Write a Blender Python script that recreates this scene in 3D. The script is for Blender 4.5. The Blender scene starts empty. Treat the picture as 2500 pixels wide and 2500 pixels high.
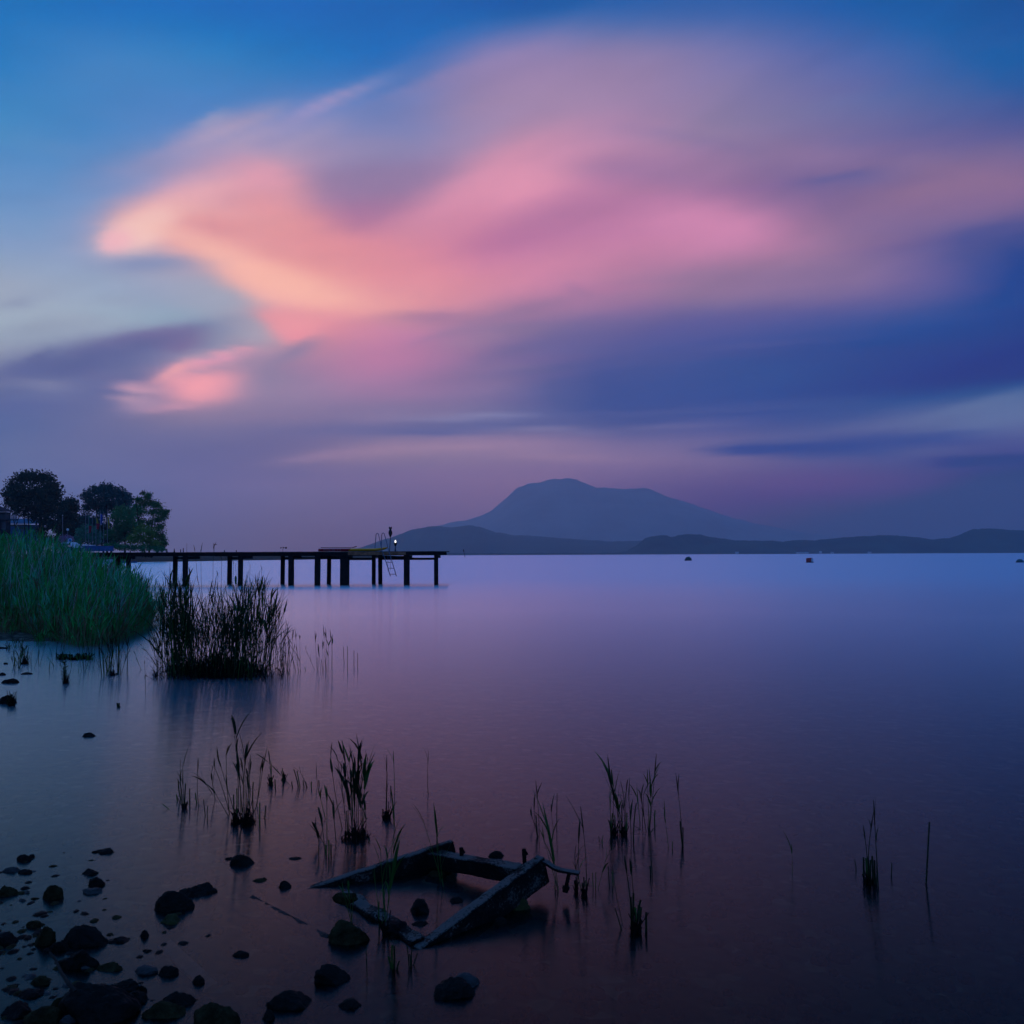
import bpy, bmesh, math, random
import numpy as np
from mathutils import Vector, Matrix, Euler, noise as mnoise

# ------------------------------------------------------------------ camera, sky, sun, exposure
scn = bpy.context.scene
C = scn.collection
R = math.radians
F_PX, CX, CY = 2165.0, 1250.0, 1250.0          # focal length and centre in photo pixels
EYE = 1.5
HAZE = 1.35e-4                                  # density of the air per metre
AIR = (0.053, 0.098, 0.272)                      # light the air itself scatters towards the lake shore
PITCH, ROLL = math.atan(104/2165.0), R(-0.235)
cam_data = bpy.data.cameras.new('camera')
cam_data.sensor_fit = 'HORIZONTAL'; cam_data.sensor_width = 36.0
cam_data.lens = 36.0*F_PX/2500.0
cam_data.clip_start = 0.05; cam_data.clip_end = 60000
cam = bpy.data.objects.new('camera', cam_data); C.objects.link(cam)
CAMR = (Matrix.Rotation(R(90)+PITCH, 3, 'X') @ Matrix.Rotation(ROLL, 3, 'Z'))
cam.matrix_world = Matrix.Translation((0, 0, EYE)) @ CAMR.to_4x4()
scn.camera = cam

def ray(px, py):
    return (CAMR @ Vector(((px-CX)/F_PX, -(py-CY)/F_PX, -1.0)))
def on_z(px, py, z=0.0):
    d = ray(px, py); t = (z-EYE)/d.z
    return Vector((d.x*t, d.y*t, z))
def on_y(px, py, y):
    d = ray(px, py); t = y/d.y
    return Vector((d.x*t, y, EYE+d.z*t))
def to_px(p):
    q = CAMR.transposed() @ (Vector(p)-Vector((0, 0, EYE)))
    return CX+F_PX*q.x/-q.z, CY-F_PX*q.y/-q.z

GX=[0,250,500,750,1000,1250,1500,1750,2000,2250,2500]
GY=[0,150,300,450,600,700,800,900,1000,1100,1200,1340]
G='''32,110,180 28,108,184 18,105,184 12,100,180 8,98,176 10,88,165 35,92,165 50,95,165 36,92,165 20,90,160 0,82,150
45,120,185 66,128,190 55,125,188 42,115,185 48,108,182 130,125,180 135,125,170 118,118,170 92,105,165 62,100,165 25,92,160
70,135,190 72,130,190 90,130,190 110,130,188 95,125,185 160,135,170 180,138,172 145,128,160 115,110,158 95,100,155 80,90,148
100,145,195 105,140,190 175,150,180 165,135,170 150,120,158 222,150,175 185,125,165 155,115,155 122,102,148 140,110,145 135,105,145
130,155,190 140,155,190 235,165,165 228,145,152 222,140,155 192,120,162 203,130,166 195,130,168 150,115,150 112,100,150 55,75,140
155,165,185 150,165,190 160,155,180 245,172,165 228,150,155 202,132,165 178,122,160 150,120,150 135,110,150 100,95,150 35,70,140
155,168,185 150,162,182 150,165,182 215,145,158 195,130,165 140,115,150 110,100,150 85,90,150 70,82,145 45,78,145 25,70,135
125,130,160 100,105,148 150,135,165 158,130,160 175,120,160 132,110,150 75,85,145 55,82,145 50,80,140 28,70,135 20,65,130
85,100,150 100,105,150 125,118,155 135,118,155 130,115,155 112,108,152 60,80,140 60,80,145 62,85,145 80,98,150 90,110,155
90,103,150 98,103,150 98,100,148 100,99,146 122,112,150 128,114,153 122,110,153 112,105,150 90,95,147 82,92,145 75,85,142
88,100,150 90,100,150 98,100,150 105,102,148 108,100,146 112,100,145 98,92,142 85,84,138 76,77,135 60,74,130 40,65,120
90,95,142 90,95,140 93,95,140 95,92,135 90,90,136 82,88,138 74,80,132 66,72,130 50,65,120 40,62,118 25,58,110'''
G=np.array([[list(map(int,c.split(','))) for c in r.split()] for r in G.split('\n')],float)
# x,y,semi-major,semi-minor,angle(up-right +),r,g,b,strength,hardness
S='''
430,470,170,60,24,200,155,182,.6,1
1030,300,120,42,15,92,122,184,.8,1
560,310,95,26,24,168,152,186,.8,1
815,245,110,14,23,160,146,192,.7,.8
480,330,60,20,22,165,150,185,.4,1
300,415,90,35,15,130,145,190,.6,1
800,370,200,40,8,158,145,182,.6,1
620,420,130,40,10,222,158,178,.8,1.3
440,500,170,42,24,232,170,176,.9,1.5
500,560,190,50,-8,232,162,160,.9,1.6
345,560,90,42,25,248,200,190,1,1.5
280,590,40,22,20,245,182,190,.9,1.6
545,555,85,20,-4,214,140,150,.8,1
690,570,110,50,-25,226,155,152,.8,1.2
880,530,130,60,20,165,113,155,.85,1
920,460,130,40,5,145,120,158,.7,1
560,625,160,24,-20,244,180,168,.9,1.4
650,690,100,46,-15,246,175,168,.9,1.6
790,700,210,38,-14,252,186,166,1,1.2
860,620,140,40,-25,226,142,150,.7,1
370,645,110,20,0,125,140,180,.8,1.2
500,720,110,40,-15,158,165,184,.8,1.4
700,790,90,34,-8,238,152,160,.9,1.5
715,822,40,14,10,242,150,162,.8,1.4
610,800,60,30,-30,160,165,182,.8,1.6
1120,500,190,60,34,218,145,170,.75,1.2
1290,400,170,62,28,226,150,176,.8,1.2
1450,320,140,36,12,185,138,172,.6,1
1230,610,150,46,14,182,114,156,.8,1
1420,520,160,40,10,170,114,155,.75,1
1730,550,150,52,-4,208,136,174,.95,1.1
1400,640,160,34,2,216,138,166,.85,1
1270,690,100,30,-5,212,138,166,.6,1
1090,800,110,20,-4,160,120,155,.6,1
1580,420,190,30,-6,150,118,158,.6,1
2080,437,110,16,4,102,98,150,.7,1
1960,378,150,34,-6,152,120,156,.6,1
2390,470,130,60,5,142,112,146,.7,1
2450,570,170,22,8,70,80,142,.7,1
1980,690,160,46,6,130,112,152,.6,1
330,870,200,40,14,108,113,156,.85,1.3
130,890,130,30,10,100,110,155,.6,1.2
440,830,50,26,8,132,112,148,.8,1.4
200,960,170,40,4,92,100,150,.6,1
80,935,80,16,-10,140,140,168,.5,.8
500,935,110,50,6,240,158,172,.95,1.6
480,945,50,30,0,246,160,170,.8,1
530,880,80,8,8,235,155,180,.8,1.2
340,985,50,20,0,190,150,175,.7,1.2
480,1015,140,30,0,140,120,150,.5,1
650,920,70,40,0,135,125,158,.8,1
720,862,55,16,28,132,125,158,.8,1.2
480,870,60,10,0,160,155,178,.3,1
960,880,170,50,2,188,122,160,.6,1
1160,1018,130,7,2,150,150,186,.7,1
1150,1042,230,15,2,86,97,150,.8,1.1
860,1050,220,16,0,95,100,150,.6,1
900,1105,170,24,4,148,124,155,.75,1
1240,1085,200,18,0,152,126,160,.7,1
1370,1115,150,10,-2,155,128,158,.5,1
1800,940,420,80,3,50,80,146,.5,1
1560,960,200,60,5,62,84,146,.5,1
2380,900,240,50,11,16,62,130,.8,1.1
2440,1010,260,34,12,94,114,158,.85,1.1
2150,1045,180,20,6,96,106,154,.6,1
1930,1097,130,12,0,68,86,146,.9,1.3
2130,1068,150,16,2,76,90,146,.9,1.3
2280,1088,150,7,6,74,88,146,.8,1.2
2150,1120,150,8,0,72,86,145,.6,1
2440,1125,110,11,2,54,70,136,.85,1.2
2050,1180,250,30,0,98,86,140,.5,1
1100,1160,300,16,2,118,104,150,.5,1
60,735,90,10,12,140,150,178,.4,1
40,740,30,14,0,135,145,172,.5,1
330,735,50,14,0,145,155,178,.5,1
100,800,110,14,10,142,150,172,.5,1
30,480,70,22,0,92,130,180,.4,1
60,905,60,12,12,96,104,152,.6,1.2
150,880,70,16,20,100,106,150,.7,1.2
230,850,90,18,16,112,112,152,.7,1.2
310,832,70,12,10,118,108,150,.7,1.2
395,815,70,14,6,128,108,150,.8,1.3
450,845,35,10,20,120,105,150,.7,1.2
180,835,50,7,18,120,125,162,.5,1.2
100,850,60,6,16,125,130,165,.5,1.2
60,925,80,10,-8,140,138,166,.5,1
40,990,80,10,4,84,94,148,.6,1.2
700,355,120,14,24,176,160,190,0.5,1.2
610,300,90,14,26,176,158,188,0.5,1.2
520,290,40,14,28,182,165,188,0.5,1.2
800,248,120,14,25,168,152,194,0.5,0.9
560,355,120,14,20,170,152,182,0.5,1.2
400,380,110,14,24,150,145,186,0.5,1.2
290,385,50,10,10,118,138,190,.5,1.2
700,395,150,10,10,176,150,178,.4,1.2
1040,770,70,13,2,150,112,152,.7,1.2
1130,800,110,8,16,125,112,154,.5,1.2
1500,705,150,8,4,196,126,160,.5,1.2
1420,712,40,8,-20,150,112,152,.5,1.2
1330,835,120,8,14,104,100,150,.6,1.2
1480,850,160,8,10,84,92,148,.5,1.2
1700,860,260,8,8,92,92,148,.4,1.2
1850,700,200,10,4,150,120,156,.4,1.2
2060,430,90,8,8,94,94,150,.6,1.2
1700,340,160,10,-10,120,108,158,.4,1.2
1600,330,140,9,-4,158,130,166,.4,1.2
1850,1098,70,9,3,62,82,146,.9,1.4
1960,1094,90,9,0,58,80,144,.9,1.4
2080,1100,90,7,-2,66,86,146,.8,1.3
2180,1068,110,9,5,66,84,146,.9,1.3
2330,1078,90,6,4,70,86,146,.8,1.3
2260,1058,90,6,4,104,112,158,.6,1.2
2120,1085,80,4,2,106,106,154,.6,1.2
2440,1122,90,7,2,46,64,132,.9,1.3
2400,985,150,10,14,104,122,162,.5,1.2
1060,1058,100,7,0,84,95,150,.7,1.2
1250,1035,70,6,2,84,95,150,.6,1.2
1330,1048,120,6,-3,134,128,166,.5,1.2
1060,1095,140,7,2,156,130,160,.6,1.2
850,1140,120,6,4,120,108,150,.5,1.2
800,1110,120,9,8,148,124,158,.6,1.2
1180,160,160,14,18,150,132,176,0.4,1.2
1000,220,140,14,20,126,130,184,0.4,1.2
1250,250,200,14,12,160,138,172,.3,1.2
520,905,70,8,8,150,135,168,.5,1.2
560,860,60,6,6,238,158,176,.7,1.2
430,905,40,10,30,250,170,172,.7,1.2
330,945,50,8,-4,225,165,180,.8,1.3
310,968,40,6,0,210,160,175,.7,1.3
420,995,60,8,4,210,150,172,.6,1.2
90,870,50,8,24,88,94,142,.7,1.3
200,880,60,9,22,92,98,144,.7,1.3
270,905,60,9,20,94,100,146,.6,1.3
330,850,50,7,14,100,102,146,.7,1.3
20,960,50,10,10,90,98,146,.7,1.3
690,375,50,14,22,185,162,190,0.5,1.2
450,350,80,14,26,160,150,188,0.5,1.2
520,330,70,14,27,182,162,188,0.5,1.2
600,345,60,14,24,188,165,190,0.5,1.2
1350,900,220,9,7,70,86,146,.4,1.2
1750,1000,200,10,4,78,92,148,.5,1.2
1480,1010,150,8,2,80,92,148,.5,1.2
1640,1040,150,8,4,110,110,156,.5,1.2
980,1010,100,8,4,128,120,158,.5,1.2
1150,960,100,10,10,132,116,158,.5,1.2
1280,760,110,9,16,132,112,154,.6,1.2
1180,790,90,7,14,168,124,160,.5,1.2
1560,610,110,8,-6,214,140,172,.4,1.2
1300,560,120,10,14,190,118,158,.5,1.2
1380,480,120,9,14,186,124,160,.4,1.2
1900,1096,150,13,0,54,78,144,.9,1.6
2040,1092,150,15,3,58,80,144,.9,1.5
2200,1076,170,12,5,60,82,146,.9,1.5
2440,1122,130,12,3,44,62,134,.9,1.5
2400,1085,120,6,2,70,84,144,.7,1.4
250,862,230,26,14,88,94,144,.7,1.4
120,900,150,22,8,86,94,144,.7,1.4
1180,180,240,60,22,150,130,172,.6,1
1450,170,260,60,8,150,128,168,.6,1
1150,300,150,60,30,168,138,172,.6,1
1400,240,220,60,5,168,138,170,.6,1
1750,270,300,70,-4,128,115,160,.4,1
700,340,160,40,14,160,148,184,.6,1
860,380,170,34,6,150,138,172,.5,1
900,430,160,34,4,142,122,160,.6,1
660,500,90,80,0,226,152,160,.8,1.3
640,430,80,40,-20,224,156,175,.6,1.2
760,610,130,60,-25,232,152,152,.7,1.1
960,640,160,60,-10,226,142,154,.7,1
1000,720,180,50,4,222,145,158,.6,1
1100,560,120,40,30,210,132,160,.5,1
700,700,130,30,-16,250,184,168,.7,1.3
1560,640,200,50,-4,172,120,156,.5,1
1750,680,200,36,4,138,115,152,.6,1
1350,740,150,30,8,160,120,155,.5,1
1000,940,130,36,10,160,122,160,.5,1
1200,900,160,30,12,125,112,152,.6,1
1350,830,160,26,14,112,102,150,.6,1
1150,830,120,26,14,150,122,156,.6,1
1700,800,350,36,8,86,88,148,.5,1
1230,800,80,12,8,128,112,155,.4,1
1090,778,80,16,0,150,115,152,.5,1
900,1000,200,20,3,120,112,152,.5,1
'''
S=[list(map(float,l.split(','))) for l in S.strip().split('\n')]
def lin(c):
    c=np.asarray(c)/255.; return np.where(c<=.04045,c/12.92,((c+.055)/1.055)**2.4)
def cubic(A,xs,q):
    # Catmull-Rom (non-uniform via index) along axis 0
    xs=np.array(xs,float); q=np.clip(q,xs[0],xs[-1])
    i=np.clip(np.searchsorted(xs,q,side='right')-1,0,len(xs)-2)
    t=((q-xs[i])/(xs[i+1]-xs[i]))
    n=len(xs); p0=np.clip(i-1,0,n-1);p3=np.clip(i+2,0,n-1)
    return i,t,p0,p3
def sky_px(x,y):
    sh=np.shape(x); x=np.ravel(x).astype(float); y=np.ravel(y).astype(float)
    ix,tx,x0,x3=cubic(None,GX,x); iy,ty,y0,y3=cubic(None,GY,y)
    def w(t): 
        t=t[:,None]; return (-.5*t+t*t-.5*t**3, 1-2.5*t*t+1.5*t**3, .5*t+2*t*t-1.5*t**3, -.5*t*t+.5*t**3)
    wx=w(tx); wy=w(ty); out=0
    for a,ya in enumerate((y0,iy,iy+1,y3)):
        r=0
        for b,xb in enumerate((x0,ix,ix+1,x3)): r=r+wx[b]*G[ya,xb]
        out=out+wy[a]*r
    for (cx,cy,a,b,an,r,g,bl,s,h) in S:
        an=math.radians(an); dx=x-cx; dy=-(y-cy)
        u=(dx*math.cos(an)+dy*math.sin(an))/a; v=(-dx*math.sin(an)+dy*math.cos(an))/b
        wt=(s*np.exp(-((u*u+v*v)*.75)**h))[:,None]
        out=out*(1-wt)+wt*np.array([r,g,bl])
    return np.clip(out,0,255).reshape(sh+(3,))


def new_mat(name):
    m = bpy.data.materials.new(name); m.use_nodes = True
    nt = m.node_tree
    return m, nt, nt.nodes, nt.links

world = bpy.data.worlds.new('World'); scn.world = world
world.use_nodes = True
nt = world.node_tree; N = nt.nodes; L = nt.links; N.clear()
SUN_AZ, SUN_EL = -75.0, 1.5
def mth(op, a, b=None, c=None, clamp=False, N=None, L=None):
    n = (N or globals()['N']).new('ShaderNodeMath'); n.operation = op; n.use_clamp = clamp
    for i, v in enumerate((a, b, c)):
        if v is None: continue
        if isinstance(v, (int, float)): n.inputs[i].default_value = v
        else: (L or globals()['L']).new(v, n.inputs[i])
    return n.outputs[0]
tc = N.new('ShaderNodeTexCoord'); sep = N.new('ShaderNodeSeparateXYZ'); L.new(tc.outputs['Generated'], sep.inputs[0])
az = mth('ARCTAN2', sep.outputs[0], sep.outputs[1])
el = mth('ARCSINE', sep.outputs[2])
# wind-drawn wisps: the clouds' coordinates are bent by noise stretched along the wind
AA, SS = R(14), (1.6, 9.0)
wu = mth('ADD', mth('MULTIPLY', az, math.cos(AA)), mth('MULTIPLY', el, math.sin(AA)))
wv = mth('SUBTRACT', mth('MULTIPLY', el, math.cos(AA)), mth('MULTIPLY', az, math.sin(AA)))
cmb = N.new('ShaderNodeCombineXYZ'); L.new(mth('MULTIPLY', wu, 8.0), cmb.inputs[0]); L.new(mth('MULTIPLY', wv, 32.0), cmb.inputs[1])
nz = N.new('ShaderNodeTexNoise'); nz.inputs['Scale'].default_value = 1.0; nz.inputs['Detail'].default_value = 6.0; nz.inputs['Roughness'].default_value = 0.6
L.new(cmb.outputs[0], nz.inputs['Vector'])
sc_ = N.new('ShaderNodeSeparateColor'); L.new(nz.outputs['Color'], sc_.inputs[0])
az2 = mth('ADD', az, mth('MULTIPLY', mth('SUBTRACT', sc_.outputs[0], 0.5), 0.030))
el2 = mth('ADD', el, mth('MULTIPLY', mth('MULTIPLY', mth('SUBTRACT', sc_.outputs[1], 0.5), 0.0085), mth('MULTIPLY', el, 6.0, clamp=True)))
AZM = 38.0
fu = mth('ADD', mth('MULTIPLY', az2, 1/R(2*AZM)), 0.5, clamp=True)
eld = mth('MULTIPLY', el2, 180/math.pi)
rows = np.concatenate([np.arange(0, 18, 0.3), np.arange(18, 36.1, 0.4)])
us = np.linspace(0, 1, 256)
def sky_row(e):
    a = (us-0.5)*2*AZM*math.pi/180; e = math.radians(e)
    D = np.stack([np.sin(a)*math.cos(e), np.cos(a)*math.cos(e), np.full_like(a, math.sin(e))], 1)
    Q = D @ np.array(CAMR)
    c = lin(sky_px(CX+F_PX*Q[:, 0]/-Q[:, 2], CY-F_PX*Q[:, 1]/-Q[:, 2]))
    # the air in front of the sky takes and adds light: the sky behind it is that much brighter
    T = math.exp(-HAZE*min(12500/math.cos(e), 945/max(math.sin(e), 1e-4)))
    return np.clip((c-np.array(AIR)*(1-T))/T, 0.004, 2)
def fit_stops(col, n=31):
    keep = [0, 255]
    while len(keep) < n:
        keep.sort()
        ap = np.stack([np.interp(us, us[keep], col[keep, k]) for k in range(3)], 1)
        er = np.abs(ap-col).max(1); er[keep] = 0
        keep.append(int(er.argmax()))
    return sorted(keep)
acc = None
BAND = 7
for b0 in range(0, len(rows)-1, BAND):
    br_ = rows[b0:b0+BAND+1]
    g = bpy.data.node_groups.new('sky_band', 'ShaderNodeTree')
    g.interface.new_socket('along', in_out='INPUT', socket_type='NodeSocketFloat'); g.interface.new_socket('height', in_out='INPUT', socket_type='NodeSocketFloat')
    g.interface.new_socket('Color', in_out='OUTPUT', socket_type='NodeSocketColor')
    gi = g.nodes.new('NodeGroupInput'); go = g.nodes.new('NodeGroupOutput'); ga = None
    for i, e in enumerate(br_):
        col = sky_row(e); ks = fit_stops(col)
        cr = g.nodes.new('ShaderNodeValToRGB'); r = cr.color_ramp; r.interpolation = 'LINEAR'
        r.elements[0].color = (*col[0], 1); r.elements[1].color = (*col[255], 1)
        for k in ks[1:-1]:
            x = r.elements.new(float(us[k])); x.color = (*col[k], 1)
        g.links.new(gi.outputs[0], cr.inputs[0])
        if ga is None: ga = cr.outputs[0]; continue
        f_ = mth('MULTIPLY', mth('SUBTRACT', gi.outputs[1], float(br_[i-1]), N=g.nodes, L=g.links), 1/float(br_[i]-br_[i-1]), clamp=True, N=g.nodes, L=g.links)
        mx = g.nodes.new('ShaderNodeMix'); mx.data_type = 'RGBA'; g.links.new(f_, mx.inputs[0])
        g.links.new(ga, mx.inputs[6]); g.links.new(cr.outputs[0], mx.inputs[7]); ga = mx.outputs[2]
    g.links.new(ga, go.inputs[0])
    gn = N.new('ShaderNodeGroup'); gn.node_tree = g; L.new(fu, gn.inputs[0]); L.new(eld, gn.inputs[1])
    if acc is None: acc = gn.outputs[0]; continue
    mx = N.new('ShaderNodeMix'); mx.data_type = 'RGBA'
    L.new(mth('GREATER_THAN', eld, float(rows[b0])), mx.inputs[0])
    L.new(acc, mx.inputs[6]); L.new(gn.outputs[0], mx.inputs[7]); acc = mx.outputs[2]
def mixc(f, a, b):
    mx = N.new('ShaderNodeMix'); mx.data_type = 'RGBA'
    if isinstance(f, float): mx.inputs[0].default_value = f
    else: L.new(f, mx.inputs[0])
    for s, v in ((6, a), (7, b)):
        if isinstance(v, tuple): mx.inputs[s].default_value = (*v, 1)
        else: L.new(v, mx.inputs[s])
    return mx.outputs[2]
# the overhead and the night side of the sky
zen = mth('MULTIPLY', mth('SUBTRACT', eld, 36.0), 1/30.0, clamp=True)
acc = mixc(zen, acc, tuple(lin([66, 118, 200])))
night = mixc(mth('MULTIPLY', eld, 1/60.0, clamp=True), tuple(lin([84, 122, 196])), tuple(lin([58, 108, 190])))
azd = mth('MULTIPLY', mth('ABSOLUTE', az), 180/math.pi)
side = mth('MULTIPLY', mth('MULTIPLY', mth('SUBTRACT', azd, 40.0), 1/60.0, clamp=True), mth('SUBTRACT', 1.0, zen))
acc = mixc(side, acc, night)
# soft streaks of light and dark in the cloud
br = mth('ADD', mth('MULTIPLY', mth('SUBTRACT', sc_.outputs[2], 0.5), 0.24), 1.0)
vm = N.new('ShaderNodeVectorMath'); vm.operation = 'SCALE'; L.new(acc, vm.inputs[0]); L.new(br, vm.inputs['Scale'])
sky = N.new('ShaderNodeTexSky'); sky.sky_type = 'NISHITA'; sky.sun_disc = False
sky.sun_elevation = R(SUN_EL); sky.sun_rotation = R(SUN_AZ)
bg1 = N.new('ShaderNodeBackground'); bg1.inputs[1].default_value = 0.05; L.new(sky.outputs[0], bg1.inputs[0])
bg2 = N.new('ShaderNodeBackground'); bg2.inputs[1].default_value = 1.0; L.new(vm.outputs[0], bg2.inputs[0])
ms = N.new('ShaderNodeMixShader'); ms.inputs[0].default_value = 0.96
wo = N.new('ShaderNodeOutputWorld'); L.new(bg1.outputs[0], ms.inputs[1]); L.new(bg2.outputs[0], ms.inputs[2]); L.new(ms.outputs[0], wo.inputs[0])
world.cycles.sampling_method = 'MANUAL'; world.cycles.sample_map_resolution = 1024

sun_d = bpy.data.lights.new('sun', 'SUN'); sun_d.energy = 0.06; sun_d.angle = R(12); sun_d.color = (1.0, 0.72, 0.62)
sun = bpy.data.objects.new('sun', sun_d); C.objects.link(sun)
sd = Vector((math.sin(R(SUN_AZ))*math.cos(R(SUN_EL+3)), math.cos(R(SUN_AZ))*math.cos(R(SUN_EL+3)), math.sin(R(SUN_EL+3))))
sun.rotation_euler = sd.to_track_quat('Z', 'Y').to_euler()

vs = scn.view_settings
scn.display_settings.display_device = 'sRGB'
vs.view_transform = 'Standard'; vs.look = 'None'; vs.gamma = 1.0; vs.exposure = 0.0; vs.use_curve_mapping = False
cy = scn.cycles
cy.use_denoising = True
cy.max_bounces = 8; cy.diffuse_bounces = 2; cy.glossy_bounces = 3; cy.transmission_bounces = 6; cy.volume_bounces = 2
cy.transparent_max_bounces = 16; cy.caustics_reflective = False; cy.caustics_refractive = False
cy.sample_clamp_indirect = 4.0

# ------------------------------------------------------------------ helpers
rng = random.Random(7)
def tag(o, label=None, cat=None, group=None, kind=None):
    if label: o['label'] = label
    if cat: o['category'] = cat
    if group: o['group'] = group
    if kind: o['kind'] = kind
    return o
def link(name, me, mat=None, parent=None, loc=None):
    o = bpy.data.objects.new(name, me); C.objects.link(o)
    if mat is not None and me is not None: me.materials.append(mat)
    if parent is not None: o.parent = parent
    if loc is not None: o.location = loc
    return o
def mesh(name, verts, faces, mat=None, parent=None, loc=None, smooth=False):
    me = bpy.data.meshes.new(name); me.from_pydata([tuple(v) for v in verts], [], faces); me.update()
    if smooth: me.polygons.foreach_set('use_smooth', [True]*len(me.polygons))
    return link(name, me, mat, parent, loc)
def empty(name, loc, label=None, cat=None, group=None):
    o = bpy.data.objects.new(name, None); C.objects.link(o); o.location = loc
    return tag(o, label, cat, group)

class MB:
    """collects simple solids into one mesh"""
    def __init__(s, org=(0, 0, 0)): s.v = []; s.f = []; s.o = Vector(org)
    def add(s, vs, fs):
        n = len(s.v); s.v += [Vector(v)-s.o for v in vs]; s.f += [tuple(i+n for i in f) for f in fs]
    def box(s, lo, hi):
        x0, y0, z0 = lo; x1, y1, z1 = hi
        s.add([(x0,y0,z0),(x1,y0,z0),(x1,y1,z0),(x0,y1,z0),(x0,y0,z1),(x1,y0,z1),(x1,y1,z1),(x0,y1,z1)],
              [(0,3,2,1),(4,5,6,7),(0,1,5,4),(1,2,6,5),(2,3,7,6),(3,0,4,7)])
    def beam(s, a, b, w, h, up=(0,0,1), jit=0):
        a, b = Vector(a), Vector(b); d = (b-a).normalized(); u = Vector(up)
        r = d.cross(u).normalized(); u = r.cross(d).normalized()
        q = []
        for p in (a, b):
            for sx, sz in ((-1,-1),(1,-1),(1,1),(-1,1)):
                q.append(p+r*(sx*w/2)+u*(sz*h/2))
        s.add(q, [(0,1,2,3),(7,6,5,4),(0,4,5,1),(1,5,6,2),(2,6,7,3),(3,7,4,0)])
    def tube(s, pts, rad, n=8, cap=True):
        pts = [Vector(p) for p in pts]; rad = rad if isinstance(rad, (list, tuple)) else [rad]*len(pts)
        d0 = (pts[1]-pts[0]).normalized(); u = d0.orthogonal().normalized(); V = []; Fc = []
        for i, p in enumerate(pts):
            d = (pts[min(i+1, len(pts)-1)]-pts[max(i-1, 0)]).normalized()
            u = (u-d*u.dot(d)).normalized(); w = d.cross(u)
            for k in range(n):
                a = 2*math.pi*k/n; V.append(p+(u*math.cos(a)+w*math.sin(a))*rad[i])
        for i in range(len(pts)-1):
            for k in range(n):
                a = i*n+k; b = i*n+(k+1) % n; Fc.append((a, b, b+n, a+n))
        if cap: Fc += [tuple(range(n))[::-1], tuple(range((len(pts)-1)*n, len(pts)*n))]
        s.add(V, Fc)
    def lathe(s, c, prof, n=16, axis='Z'):
        V = []; Fc = []; c = Vector(c)
        for r, z in prof:
            for k in range(n):
                a = 2*math.pi*k/n
                v = Vector((r*math.cos(a), r*math.sin(a), z))
                if axis == 'X': v = Vector((v.z, v.x, v.y))
                V.append(c+v)
        for i in range(len(prof)-1):
            for k in range(n):
                a = i*n+k; b = i*n+(k+1) % n; Fc.append((a, b, b+n, a+n))
        Fc += [tuple(range(n))[::-1], tuple(range((len(prof)-1)*n, len(prof)*n))]
        s.add(V, Fc)
    def blade(s, pts, w, side):
        """tapered two-sided leaf strip through pts; w = list of half widths, last may be 0"""
        pts = [Vector(p) for p in pts]; side = Vector(side); V = []; Fc = []
        for p, h in zip(pts, w): V += [p-side*h, p+side*h]
        for i in range(len(pts)-1): Fc.append((2*i, 2*i+1, 2*i+3, 2*i+2))
        s.add(V, Fc)
    def build(s, name, mat, parent=None, smooth=False, bevel=0):
        o = mesh(name, s.v, s.f, mat, parent, None if parent else tuple(s.o), smooth)
        if bevel:
            m = o.modifiers.new('bevel', 'BEVEL'); m.width = bevel; m.segments = 2; m.limit_method = 'ANGLE'
        return o

def pmat(name, col, rough=0.7, spec=0.3, var=0.35, scale=8.0, bump=0.0, bscale=None, col2=None, metal=0.0, stretch=None, object_coords=True):
    """principled with noise-varied colour and bump"""
    m, nt, N, L = new_mat(name); b = N['Principled BSDF']
    b.inputs['Roughness'].default_value = rough; b.inputs['Specular IOR Level'].default_value = spec; b.inputs['Metallic'].default_value = metal
    tc = N.new('ShaderNodeTexCoord'); vec = tc.outputs['Object']
    if stretch:
        mp = N.new('ShaderNodeMapping'); mp.inputs['Scale'].default_value = stretch; L.new(vec, mp.inputs[0]); vec = mp.outputs[0]
    n = N.new('ShaderNodeTexNoise'); n.inputs['Scale'].default_value = scale; n.inputs['Detail'].default_value = 6; n.inputs['Roughness'].default_value = 0.65
    L.new(vec, n.inputs['Vector'])
    cr = N.new('ShaderNodeValToRGB'); L.new(n.outputs['Fac'], cr.inputs[0])
    c2 = col2 or tuple(min(1, c*(1+var)) for c in col)
    cr.color_ramp.elements[0].position = 0.35; cr.color_ramp.elements[1].position = 0.68
    cr.color_ramp.elements[0].color = (*[c*(1-var) for c in col], 1); cr.color_ramp.elements[1].color = (*c2, 1)
    L.new(cr.outputs[0], b.inputs['Base Color'])
    if bump:
        n2 = N.new('ShaderNodeTexNoise'); n2.inputs['Scale'].default_value = bscale or scale*4; n2.inputs['Detail'].default_value = 5
        L.new(vec, n2.inputs['Vector'])
        bp = N.new('ShaderNodeBump'); bp.inputs['Strength'].default_value = bump; bp.inputs['Distance'].default_value = 0.02
        L.new(n2.outputs['Fac'], bp.inputs['Height']); L.new(bp.outputs[0], b.inputs['Normal'])
    return m

def frac(p, oct=5, dim=1.0):
    return mnoise.fractal(Vector(p), dim, 2.0, oct)

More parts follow.
